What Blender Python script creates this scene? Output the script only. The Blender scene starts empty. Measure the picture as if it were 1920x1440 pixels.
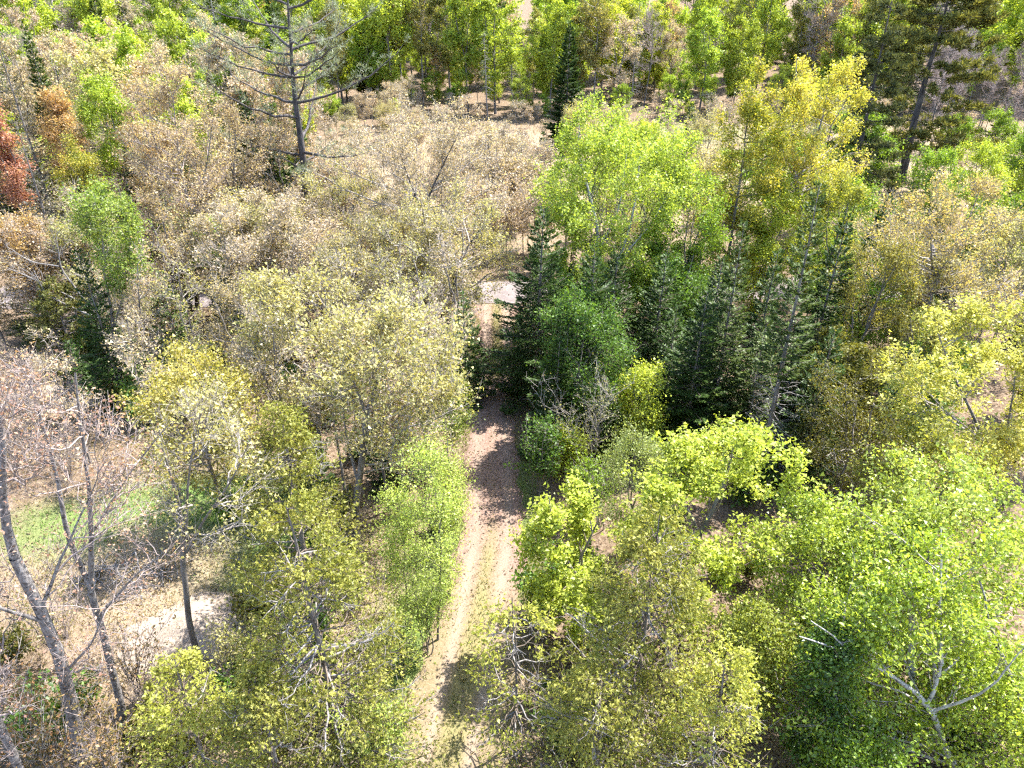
import bpy, math
import numpy as np
from mathutils import Vector

R = math.radians
sc = bpy.context.scene
col = sc.collection

# ------------------------------------------------------------------ camera
CAM_H, PITCH, FPX = 22.0, R(30.0), 1371.0          # drone height (m), tilt below the horizon, focal length on a 1920 px wide frame
cam_d = bpy.data.cameras.new('camera')
cam_d.sensor_width = 36.0
cam_d.lens = 36.0 * FPX / 1920.0
cam_d.clip_start, cam_d.clip_end = 0.5, 6000.0
cam = bpy.data.objects.new('camera', cam_d)
cam.location = (0, 0, CAM_H)
cam.rotation_euler = (math.pi / 2 - PITCH, 0, 0)
col.objects.link(cam)
sc.camera = cam

# ------------------------------------------------------------------ sky, sun, exposure
SUN_EL, SUN_AZ = R(58.0), R(56.0)                   # azimuth clockwise from +Y (the viewing direction): sun high, to the right and beyond the track
world = bpy.data.worlds.new('World')
sc.world = world
world.use_nodes = True
wn, wl = world.node_tree.nodes, world.node_tree.links
sky = wn.new('ShaderNodeTexSky')
sky.sky_type = 'NISHITA'
sky.sun_disc = False
sky.sun_elevation = SUN_EL
sky.sun_rotation = SUN_AZ
bg = wn['Background']
bg.inputs['Strength'].default_value = 0.15
wl.new(sky.outputs['Color'], bg.inputs['Color'])
sun_d = bpy.data.lights.new('sun', 'SUN')
sun_d.energy = 5.0
sun_d.angle = R(0.5)
sun_d.color = (1.0, 0.965, 0.91)
sun = bpy.data.objects.new('sun', sun_d)
to_sun = Vector((math.sin(SUN_AZ) * math.cos(SUN_EL), math.cos(SUN_AZ) * math.cos(SUN_EL), math.sin(SUN_EL)))
sun.rotation_euler = to_sun.to_track_quat('Z', 'Y').to_euler()
sun.location = (60, 20, 90)
col.objects.link(sun)
sc.view_settings.view_transform = 'Standard'
sc.view_settings.look = 'None'
sc.view_settings.gamma = 1.0
sc.view_settings.use_curve_mapping = False
sc.view_settings.exposure = 2.05
sc.render.engine = 'CYCLES'
cy = sc.cycles
cy.max_bounces, cy.diffuse_bounces, cy.glossy_bounces, cy.transmission_bounces, cy.transparent_max_bounces = 5, 4, 1, 4, 4
cy.caustics_reflective = cy.caustics_refractive = False
cy.use_adaptive_sampling = True
cy.adaptive_threshold = 0.03
cy.use_denoising = False
cy.use_auto_tile = False
cy.filter_width = 1.3
cy.sample_clamp_indirect = 6.0

# ------------------------------------------------------------------ placing: from a spot seen in the photo to metres on the ground
CP, SP = math.cos(PITCH), math.sin(PITCH)
def ray(px, py):
    u, v = (px - 960.0) / FPX, (720.0 - py) / FPX
    return np.array([u, CP + v * SP, -SP + v * CP])
def spot(px, py):
    d = ray(px, py)
    t = -CAM_H / d[2]
    return np.array([d[0] * t, d[1] * t])
def upright(px, py, Y):
    """the point seen at (px, py) that lies Y metres out"""
    d = ray(px, py)
    t = Y / d[1]
    return np.array([d[0] * t, Y, CAM_H + d[2] * t])
def ppm(Y, z):
    return FPX / (Y * CP + (CAM_H - z) * SP)

def ground_z(x, y):
    """gentle humps; flat under the track and the road; a low rise under the far forest"""
    x, y = np.asarray(x, float), np.asarray(y, float)
    flat = np.clip((np.abs(x + 1.0) - 3.0) / 6.0, 0, 1) * np.clip((np.abs(y - 52.0) - 4.5) / 6.0, 0, 1)
    h = 0.16 * np.sin(x * 0.31 + 1.3) * np.cos(y * 0.23) + 0.10 * np.sin(x * 0.83 + y * 0.57)
    far = np.clip(np.hypot(x, y) - 145.0, 0, 250) * 0.10
    return h * flat + far

# ------------------------------------------------------------------ materials
MATS = {}
def new_mat(name):
    m = bpy.data.materials.new(name)
    m.use_nodes = True
    m.node_tree.nodes.clear()
    MATS[name] = m
    return m, m.node_tree.nodes, m.node_tree.links
def ramp(n, stops):
    r = n.new('ShaderNodeValToRGB')
    e = r.color_ramp.elements
    while len(e) < len(stops):
        e.new(0.5)
    for el, (p, c) in zip(e, stops):
        el.position = p
        el.color = (c[0], c[1], c[2], 1) if hasattr(c, '__len__') else (c, c, c, 1)
    return r
def noise(n, l, vec, scale, detail=3.0, rough=0.55):
    t = n.new('ShaderNodeTexNoise')
    t.inputs['Scale'].default_value = scale
    t.inputs['Detail'].default_value = detail
    t.inputs['Roughness'].default_value = rough
    if vec is not None:
        l.new(vec, t.inputs['Vector'])
    return t.outputs['Fac']
def mixc(n, l, fac, a, b, mode='MIX'):
    m = n.new('ShaderNodeMix')
    m.data_type = 'RGBA'
    m.blend_type = mode
    for sock, v in ((m.inputs[0], fac), (m.inputs[6], a), (m.inputs[7], b)):
        if isinstance(v, bpy.types.NodeSocket):
            l.new(v, sock)
        elif hasattr(v, '__len__'):
            sock.default_value = (v[0], v[1], v[2], 1)
        else:
            sock.default_value = v
    return m.outputs[2]
def math_node(n, l, op, a, b=0.0):
    m = n.new('ShaderNodeMath')
    m.operation = op
    for s, v in ((m.inputs[0], a), (m.inputs[1], b)):
        if isinstance(v, bpy.types.NodeSocket):
            l.new(v, s)
        else:
            s.default_value = v
    return m.outputs[0]

def leaf_material(name, trans, gloss, rough=0.45):
    """two-tone foliage: each thing carries its own two leaf colours (object colour and the property tint_b)"""
    m, n, l = new_mat(name)
    oi = n.new('ShaderNodeObjectInfo')
    at = n.new('ShaderNodeAttribute')
    at.attribute_type = 'OBJECT'
    at.attribute_name = 'tint_b'
    geo = n.new('ShaderNodeNewGeometry')
    tc = n.new('ShaderNodeTexCoord')
    patch = noise(n, l, tc.outputs['Object'], 0.55, 2.0)
    isl = geo.outputs['Random Per Island']
    f = math_node(n, l, 'ADD', math_node(n, l, 'MULTIPLY', patch, 1.6), math_node(n, l, 'MULTIPLY', isl, 0.8))
    f = math_node(n, l, 'SUBTRACT', f, 0.7)
    m2 = n.new('ShaderNodeClamp'); l.new(f, m2.inputs[0])
    c = mixc(n, l, m2.outputs[0], oi.outputs['Color'], at.outputs['Color'])
    hs = n.new('ShaderNodeHueSaturation')
    v = math_node(n, l, 'ADD', math_node(n, l, 'MULTIPLY', isl, 0.7), 0.62)
    l.new(v, hs.inputs['Value'])
    l.new(c, hs.inputs['Color'])
    c = hs.outputs['Color']
    d = n.new('ShaderNodeBsdfDiffuse'); l.new(c, d.inputs['Color'])
    t = n.new('ShaderNodeBsdfTranslucent')
    l.new(mixc(n, l, 1.0, c, (1.15, 1.1, 0.55), 'MULTIPLY'), t.inputs['Color'])
    g = n.new('ShaderNodeBsdfGlossy'); g.inputs['Roughness'].default_value = rough
    g.inputs['Color'].default_value = (0.9, 0.95, 0.9, 1)
    s1 = n.new('ShaderNodeMixShader'); s1.inputs[0].default_value = trans
    l.new(d.outputs[0], s1.inputs[1]); l.new(t.outputs[0], s1.inputs[2])
    s2 = n.new('ShaderNodeMixShader'); s2.inputs[0].default_value = gloss
    l.new(s1.outputs[0], s2.inputs[1]); l.new(g.outputs[0], s2.inputs[2])
    o = n.new('ShaderNodeOutputMaterial'); l.new(s2.outputs[0], o.inputs['Surface'])
    return m
leaf_material('leaf', 0.50, 0.02)
leaf_material('glossy_leaf', 0.50, 0.03, 0.4)
leaf_material('needle', 0.28, 0.015)
leaf_material('bud', 0.38, 0.01)
leaf_material('cedar_spray', 0.45, 0.015)

def bark_material(name, a, b, scale=6.0, stretch=0.25, marks=None, bump=0.4):
    m, n, l = new_mat(name)
    tc = n.new('ShaderNodeTexCoord')
    mp = n.new('ShaderNodeMapping'); mp.inputs['Scale'].default_value = (1, 1, stretch)
    l.new(tc.outputs['Object'], mp.inputs['Vector'])
    f = noise(n, l, mp.outputs[0], scale, 4.0, 0.65)
    r = ramp(n, [(0.32, a), (0.68, b)]); l.new(f, r.inputs[0])
    c = r.outputs['Color']
    if marks:
        mp2 = n.new('ShaderNodeMapping'); mp2.inputs['Scale'].default_value = (1, 1, 2.6)
        l.new(tc.outputs['Object'], mp2.inputs['Vector'])
        f2 = noise(n, l, mp2.outputs[0], 5.5, 4.0, 0.65)
        r2 = ramp(n, [(0.55, 0.0), (0.62, 1.0)]); l.new(f2, r2.inputs[0])
        c = mixc(n, l, r2.outputs['Color'], c, marks)
    big = noise(n, l, tc.outputs['Object'], 0.9, 2.0)
    rb = ramp(n, [(0.3, 0.72), (0.7, 1.12)]); l.new(big, rb.inputs[0])
    c = mixc(n, l, 1.0, c, rb.outputs['Color'], 'MULTIPLY')
    p = n.new('ShaderNodeBsdfPrincipled')
    l.new(c, p.inputs['Base Color'])
    p.inputs['Roughness'].default_value = 0.85
    p.inputs['Specular IOR Level'].default_value = 0.25
    bp = n.new('ShaderNodeBump'); bp.inputs['Strength'].default_value = bump; bp.inputs['Distance'].default_value = 0.05
    l.new(f, bp.inputs['Height']); l.new(bp.outputs[0], p.inputs['Normal'])
    o = n.new('ShaderNodeOutputMaterial'); l.new(p.outputs[0], o.inputs['Surface'])
    return m
bark_material('grey_bark', (0.10, 0.085, 0.075), (0.26, 0.23, 0.21))
bark_material('dark_bark', (0.035, 0.030, 0.030), (0.12, 0.105, 0.10))
bark_material('pale_bark', (0.09, 0.080, 0.076), (0.32, 0.295, 0.285), 12.0, 0.5, marks=(0.06, 0.05, 0.047), bump=0.9)
bark_material('birch_bark', (0.315, 0.300, 0.270), (0.525, 0.503, 0.465), marks=(0.06, 0.05, 0.045))
bark_material('silver_wood', (0.145, 0.132, 0.123), (0.306, 0.281, 0.264), 9.0)
bark_material('tan_twig', (0.211, 0.183, 0.156), (0.374, 0.335, 0.300), 9.0)
bark_material('rose_twig', (0.195, 0.152, 0.136), (0.351, 0.292, 0.269), 9.0)
bark_material('brown_twig', (0.085, 0.065, 0.05), (0.20, 0.16, 0.125), 9.0)
bark_material('green_twig', (0.10, 0.10, 0.05), (0.22, 0.22, 0.11), 9.0)

# ------------------------------------------------------------------ mesh building
def mesh_from(name, V, F, mat, smooth=False):
    """V (n,3); F list of (m,3) or (m,4) index arrays"""
    me = bpy.data.meshes.new(name)
    V = np.ascontiguousarray(V, np.float32)
    me.vertices.add(len(V))
    me.vertices.foreach_set('co', V.ravel())
    F = [np.asarray(f, np.int32) for f in F if len(f)]
    loops = np.concatenate([f.ravel() for f in F])
    sizes = np.concatenate([np.full(len(f), f.shape[1], np.int32) for f in F])
    starts = np.concatenate([[0], np.cumsum(sizes)[:-1]]).astype(np.int32)
    me.loops.add(len(loops))
    me.loops.foreach_set('vertex_index', loops)
    me.polygons.add(len(sizes))
    me.polygons.foreach_set('loop_start', starts)
    if smooth:
        me.polygons.foreach_set('use_smooth', np.ones(len(sizes), bool))
    me.update(calc_edges=True)
    me.materials.append(MATS[mat])
    return me

def nrm(v):
    return v / np.maximum(np.linalg.norm(v, axis=-1, keepdims=True), 1e-9)

def tubes(P, Rad, s):
    """P (N,K,3) centre lines, Rad (N,K); returns V, quads"""
    N, K, _ = P.shape
    T = np.empty_like(P)
    T[:, 1:-1] = P[:, 2:] - P[:, :-2]
    T[:, 0] = P[:, 1] - P[:, 0]
    T[:, -1] = P[:, -1] - P[:, -2]
    T = nrm(T)
    mean = nrm(P[:, -1] - P[:, 0])
    ref = np.where((np.abs(mean[:, 2]) > 0.8)[:, None], np.array([1.0, 0.13, 0]), np.array([0, 0.1, 1.0]))
    A = nrm(np.cross(T, ref[:, None, :]))
    B = np.cross(T, A)
    ang = np.arange(s) * 2 * np.pi / s
    V = P[:, :, None, :] + Rad[:, :, None, None] * (A[:, :, None, :] * np.cos(ang)[None, None, :, None] + B[:, :, None, :] * np.sin(ang)[None, None, :, None])
    i = np.arange(N)[:, None, None] * K * s
    k = np.arange(K - 1)[None, :, None] * s
    j = np.arange(s)[None, None, :]
    j2 = (j + 1) % s
    Q = np.stack([i + k + j, i + k + j2, i + k + s + j2, i + k + s + j], -1).reshape(-1, 4)
    return V.reshape(-1, 3), Q

class Soup:
    def __init__(self):
        self.V, self.F, self.n = [], [], 0
    def add(self, V, F):
        self.V.append(V); self.F.append(F + self.n); self.n += len(V)
    def tube(self, P, Rad, s):
        P = np.asarray(P, float); Rad = np.asarray(Rad, float)
        if P.ndim == 2:
            P, Rad = P[None], Rad[None]
        if len(P):
            self.add(*tubes(P, Rad, s))
    def build(self, name, mat, smooth=False):
        return mesh_from(name, np.concatenate(self.V), self.F, mat, smooth) if self.V else None

def kites(P, D, Nn, L, W, fold=0.12):
    """little folded leaves: P base, D direction, Nn normal, L length, W width"""
    D = nrm(D)
    S = nrm(np.cross(D, Nn))
    Nn = np.cross(S, D)
    L, W = L[:, None], W[:, None]
    mid = P + D * L * 0.45
    up = Nn * L * fold
    V = np.stack([P, mid + S * W * 0.5 + up, P + D * L, mid - S * W * 0.5 + up], 1).reshape(-1, 3)
    b = np.arange(len(P))[:, None] * 4
    F = np.concatenate([b + np.array([0, 1, 2]), b + np.array([0, 2, 3])], 1).reshape(-1, 3)
    return V, F

def spikes(P, D, Nn, L, W):
    """single pointed blades, for buds, needles and far leaves"""
    D = nrm(D)
    S = nrm(np.cross(D, Nn)) * (W * 0.5)[:, None]
    V = np.stack([P - S * 0.9 + D * (L * 0.1)[:, None], P + S + D * (L * 0.35)[:, None], P + D * L[:, None]], 1).reshape(-1, 3)
    return V, np.arange(len(P) * 3).reshape(-1, 3)

def unit(rng, n):
    v = rng.normal(size=(n, 3))
    return nrm(v)

def along(P, t):
    """points and tangents on centre lines P (N,K,3) at t (N,M)"""
    K = P.shape[1]
    f = np.clip(t, 0, 0.999) * (K - 1)
    k = f.astype(int)
    w = (f - k)[..., None]
    idx = np.arange(len(P))[:, None]
    a, b = P[idx, k], P[idx, k + 1]
    return a * (1 - w) + b * w, nrm(b - a)

def bez(a, c, b, K):
    t = np.linspace(0, 1, K)[None, :, None]
    return a[:, None] * (1 - t) ** 2 + 2 * c[:, None] * t * (1 - t) + b[:, None] * t ** 2

def wander(rng, pts, K, amp):
    """smooth centre line with K points through pts"""
    pts = np.asarray(pts, float)
    d = np.concatenate([[0], np.cumsum(np.linalg.norm(np.diff(pts, axis=0), axis=1))])
    t = np.linspace(0, d[-1], K)
    out = np.stack([np.interp(t, d, pts[:, i]) for i in range(3)], 1)
    for _ in range(2):
        out[1:-1] = (out[:-2] + 2 * out[1:-1] + out[2:]) / 4
    w = rng.normal(size=(K, 3)) * amp
    w[0] = 0
    w[1:-1] = (w[:-2] + w[1:-1] + w[2:]) / 2
    w[:, 2] *= 0.3
    return out + w

# ------------------------------------------------------------------ things
def tag(o, label=None, cat=None, group=None, kind=None):
    if label: o['label'] = label
    if cat: o['category'] = cat
    if group: o['group'] = group
    if kind: o['kind'] = kind
    return o
def part(name, me, parent, tint=None):
    o = bpy.data.objects.new(name, me)
    col.objects.link(o)
    if parent is not None:
        o.parent = parent
    if tint:
        o.color = (*tint[0], 1)
        o['tint_b'] = tuple(float(x) for x in tint[1])
    return o
def root(name, x, y, rz=0.0, scale=(1, 1, 1), lean=(0, 0)):
    o = bpy.data.objects.new(name, None)
    o.empty_display_size = 0.3
    o.location = (x, y, float(ground_z(x, y)) - 0.03)
    o.rotation_euler = (lean[0], lean[1], rz)
    o.scale = scale
    col.objects.link(o)
    return o
STATS = {}
def plant(name, meshes, x, y, label, cat='tree', group=None, rz=0.0, scale=(1, 1, 1), tint=None, lean=(0, 0)):
    """meshes: list of (part name, mesh, takes the leaf colours)"""
    o = root(name, x, y, rz, scale, lean)
    tag(o, label, cat, group)
    for pn, me, tn in meshes:
        if me is not None:
            part(pn, me, o, tint if tn else None)
    return o

# ---- broad-leaved trees: stems -> limbs -> boughs -> twigs -> leaves
def broadleaf(seed, H, Rx, zb, r0, stems=None, nl=30, ns=6, nt=6, nleaf=8, lsz=0.13, lw=0.62, jit=0.17, twig=0.55,
              bark='grey_bark', twigmat='brown_twig', leafmat='leaf', nfork=3, fork=0.45, up=0.8, cx=0.0, bottom=1.0, tw_r=0.007, clump=0, flat=0.0,
              shell=0.45, limb_r=0.30, forks_from=None, top_pow=1.0, env=None, drop=0.0, tri=False, cyo=0.0, min_r=0.006):
    rng = np.random.default_rng(seed)
    st, lb, cr = Soup(), Soup(), Soup()
    rz, cz = (H - zb) / 2, (H + zb) / 2
    if stems is None:
        zf = H * fork
        lean = rng.normal(size=2) * 0.02 * H
        K = 9
        base = wander(rng, [(0, 0, -0.1), (lean[0] * .4, lean[1] * .4, zf * .5), (lean[0], lean[1], zf)], K, 0.02 * r0 * 10)
        stems = [(base, np.linspace(r0, r0 * 0.62, K))]
        if nfork == 1:
            p = wander(rng, [base[-1], base[-1] + [0, 0, (H * 0.94 - zf) * .5], (cx, 0, H * 0.95)], K, 0.06)
            stems.append((p, np.linspace(r0 * 0.62, 0.02, K)))
        else:
            a0 = rng.uniform(0, 6.28)
            for i in range(nfork):
                a = a0 + i * 6.283 / nfork + rng.normal() * 0.3
                rr = Rx * rng.uniform(0.28, 0.55)
                e = np.array([cx + rr * math.cos(a), rr * math.sin(a), H * rng.uniform(0.80, 0.94)])
                m = base[-1] * 0.55 + e * 0.45 + np.array([math.cos(a), math.sin(a), 0]) * rr * 0.22
                p = wander(rng, [base[-1] - [0, 0, 0.12], m, e], K, 0.10)
                stems.append((p, np.linspace(r0 * 0.55, 0.02, K)))
    else:
        stems = [(wander(rng, p, 12, 0.02), np.linspace(ra, rb, 12)) for p, ra, rb in stems]
    SPt, SR = [], []
    for p, rr in stems:
        s = 10 if rr[0] > 0.12 else 6
        q = rr.copy()
        if p[0][2] < 0.2:
            q[0] *= 1.35
        st.tube(p, q, s)
        t = np.linspace(0, 1, 40)
        SPt.append(np.stack([np.interp(t, np.linspace(0, 1, len(p)), p[:, i]) for i in range(3)], 1))
        SR.append(np.interp(t, np.linspace(0, 1, len(p)), rr))
    SPt, SR = np.concatenate(SPt), np.concatenate(SR)
    # limb ends spread through the crown
    d = unit(rng, nl * 3)
    d[:, 2] = d[:, 2] * 0.95 + 0.12
    d = nrm(d)
    rad = rng.uniform(shell, 1.0, nl * 3) ** 0.5
    lump = 1 + 0.16 * np.sin(3 * np.arctan2(d[:, 1], d[:, 0]) + seed) * np.cos(2.5 * d[:, 2] + seed * 1.7)
    E = d * (rad * lump)[:, None]
    if env is not None:
        E = E * np.array([Rx * env[0], Rx * env[1], rz])
    else:
        E = E * np.array([Rx, Rx, rz])
    E[:, 2] = np.where(E[:, 2] < 0, E[:, 2] * bottom, E[:, 2])
    E += np.array([cx, cyo, cz])
    E = E[:nl]
    hd = np.linalg.norm(E[:, None, :2] - SPt[None, :, :2], axis=2)
    dist = np.linalg.norm(E[:, None] - SPt[None], axis=2)
    cost = dist + 2.5 * np.maximum(0, SPt[None, :, 2] - (E[:, None, 2] - 0.45 * hd)) + (SPt[None, :, 2] < min(zb * 0.8, H * 0.3)) * 20
    cost += rng.uniform(0, 0.25 * Rx, cost.shape)
    k = cost.argmin(1)
    A = SPt[k]
    ra = np.minimum(SR[k] * 0.75, r0 * limb_r) * np.clip(dist[np.arange(nl), k] / Rx, 0.35, 1.2)
    C = A * 0.5 + E * 0.5
    C[:, :2] += (E - A)[:, :2] * 0.12
    C[:, 2] += np.abs(E - A)[:, 2] * (-0.05) + rng.normal(size=nl) * 0.15
    LP = bez(A, C, E, 6)
    LP[:, 1:-1] += rng.normal(size=(nl, 4, 3)) * 0.07
    LR = ra[:, None] * np.linspace(1, 0.18, 6)[None] + 0.006
    lb.tube(LP, LR, 4)
    LL = np.linalg.norm(E - A, axis=1)
    # boughs
    t = rng.uniform(0.22, 1.0, (nl, ns)); t[:, 0] = 0.98
    p, tg = along(LP, t)
    out = p - np.array([cx, cyo, cz * 0.8])
    dirn = nrm(tg * 0.7 + unit(rng, nl * ns).reshape(nl, ns, 3) * 0.9 + nrm(out) * 0.35 + np.array([0, 0, 0.25]))
    Lb = np.clip(LL[:, None] * rng.uniform(0.22, 0.5, (nl, ns)) * (1.15 - 0.5 * t), 0.35, 2.4)
    a = p.reshape(-1, 3); dd = dirn.reshape(-1, 3); ll = Lb.reshape(-1, 1)
    e = a + dd * ll + np.array([0, 0, 0.12]) * ll
    c = a + dd * ll * 0.5 + unit(rng, len(a)) * ll * 0.12
    BP = bez(a, c, e, 3)
    rb = np.repeat(ra, ns) * 0.30 + 0.006
    lb.tube(BP, rb[:, None] * np.linspace(1, 0.35, 3)[None], 3)
    # twigs
    nb = len(BP)
    t = rng.uniform(0.15, 1.0, (nb, nt)); t[:, 0] = 0.99
    p, tg = along(BP, t)
    dirn = nrm(tg * 0.7 + unit(rng, nb * nt).reshape(nb, nt, 3) * 0.85 + np.array([0, 0, 0.3 - drop]))
    a = p.reshape(-1, 3); dd = dirn.reshape(-1, 3)
    ll = (twig * rng.uniform(0.5, 1.3, len(a)))[:, None]
    e = a + dd * ll
    c = a + dd * ll * 0.5 + unit(rng, len(a)) * ll * 0.1
    TP = bez(a, c, e, 3)
    TV = TP[::3] if nleaf >= 6 else TP
    lb.tube(TV[:, ::2], np.full((len(TV), 1), tw_r) * np.array([[1.0, 0.5]]), 3)
    # leaves
    if nleaf:
        n = len(TP)
        t = rng.uniform(0.1, 1.0, (n, nleaf))
        p, tg = along(TP, t)
        p = p.reshape(-1, 3); tg = tg.reshape(-1, 3)
        if clump:
            p = p[rng.permutation(len(p))[:len(p) // clump]]
            p = np.repeat(p, clump, 0)
        p = p + rng.normal(size=p.shape) * jit
        m = len(p)
        D = unit(rng, m); D[:, 2] = D[:, 2] * (1 - flat) - 0.15
        Nn = nrm(unit(rng, m) + np.array([0, 0, up]))
        L = lsz * rng.uniform(0.45, 1.25, m) ** 1.2 * 1.2
        cr.add(*(spikes(p, D, Nn, L, L * lw * 1.35) if tri else kites(p, D, Nn, L, L * lw)))
    return [('trunk', st.build('trunk', bark, True), 0), ('branches', lb.build('branches', twigmat, True), 0), ('crown', cr.build('crown', leafmat), 1)]

# ---- spruces, firs: whorls of drooping flat sprays
def spruce(seed, H, Rx, zb=0.6, r0=0.14, dens=1.0, lsz=0.20, droop=0.25, dead_to=0.0, bark='grey_bark', pw=1.0, levels=None, ragged=0.17, per=7):
    rng = np.random.default_rng(seed)
    st, lb, cr, dw = Soup(), Soup(), Soup(), Soup()
    T = wander(rng, [(0, 0, -0.1), (rng.normal() * 0.06, rng.normal() * 0.06, H * .5), (0, 0, H)], 12, 0.02)
    st.tube(T, np.linspace(r0, 0.012, 12) * np.where(np.arange(12) == 0, 1.3, 1), 8)
    nlev = levels or int(H * 2.4)
    zs = zb + (H * 0.985 - zb) * np.linspace(0, 1, nlev) ** 0.95
    A, E, C, Ls = [], [], [], []
    for z in zs:
        u = (z - zb) / (H - zb)
        rr = Rx * (1 - u) ** pw * (1.0 if u > 0.12 else 0.75 + 2 * u) + 0.12
        nb = max(3, int(round(per * (0.6 + 0.5 * (1 - u)))))
        a0 = rng.uniform(0, 6.28)
        for i in range(nb):
            a = a0 + i * 6.283 / nb + rng.normal() * 0.25
            L = rr * rng.uniform(1 - 2.2 * ragged, 1 + ragged)
            hh = np.array([math.cos(a), math.sin(a), 0])
            s = np.array([np.interp(z, T[:, 2], T[:, 0]), np.interp(z, T[:, 2], T[:, 1]), z + rng.normal() * 0.08])
            rise = 0.55 * u - droop * (1 - u)
            A.append(s); E.append(s + hh * L + np.array([0, 0, L * rise + 0.05])); C.append(s + hh * L * 0.55 + np.array([0, 0, L * (rise * 0.5 - 0.10)])); Ls.append(L)
    A, E, C, Ls = map(np.array, (A, E, C, Ls))
    live = A[:, 2] >= dead_to
    BP = bez(A, C, E, 5)
    br = 0.010 + 0.010 * Ls
    lb.tube(BP[live], br[live, None] * np.linspace(1, 0.3, 5)[None], 3)
    if (~live).any():
        dw.tube(BP[~live], br[~live, None] * 0.9 * np.linspace(1, 0.35, 5)[None], 3)
        q, _ = along(BP[~live], rng.uniform(0.3, 1, ((~live).sum(), 7)))
        q = q.reshape(-1, 3)
        dd = unit(rng, len(q)); dd[:, 2] -= 0.3
        e = q + nrm(dd) * rng.uniform(0.15, 0.5, (len(q), 1))
        dw.tube(np.stack([q, (q + e) / 2 + rng.normal(size=q.shape) * 0.03, e], 1), np.full((len(q), 3), 0.007) * [1, .8, .5], 3)
    for P, L in ((BP[live], Ls[live]),):
        cnt = np.maximum(10, (L * 58 * dens).astype(int))
        idx = np.repeat(np.arange(len(P)), cnt)
        m = len(idx)
        t = rng.uniform(0.08, 1.0, m) ** 0.8
        p, tg = along(P[idx], t[:, None])
        p, tg = p[:, 0], tg[:, 0]
        side = nrm(np.cross(tg, np.array([0, 0, 1.0])))
        w = L[idx] * 0.36 * (1.08 - t) + 0.07
        sd = rng.uniform(-1, 1, m)
        p = p + side * (sd * w)[:, None] + tg * (np.abs(sd) * w * 0.55)[:, None] + np.array([0, 0, -1.0]) * (np.abs(sd) * w * 0.28 + rng.uniform(-0.02, 0.05, m))[:, None]
        D = nrm(tg + side * (np.sign(sd) * rng.uniform(0.3, 1.1, m))[:, None] + rng.normal(size=(m, 3)) * 0.22)
        Nn = nrm(np.array([0, 0, 1.0]) + rng.normal(size=(m, 3)) * 0.45)
        LL = lsz * rng.uniform(0.65, 1.3, m)
        cr.add(*spikes(p, D, Nn, LL, LL * 0.5))
    return [('trunk', st.build('trunk', bark, True), 0), ('branches', lb.build('branches', 'brown_twig', True), 0), ('dead_branches', dw.build('dead_branches', 'silver_wood', True), 0), ('crown', cr.build('crown', 'needle'), 1)]

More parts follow.
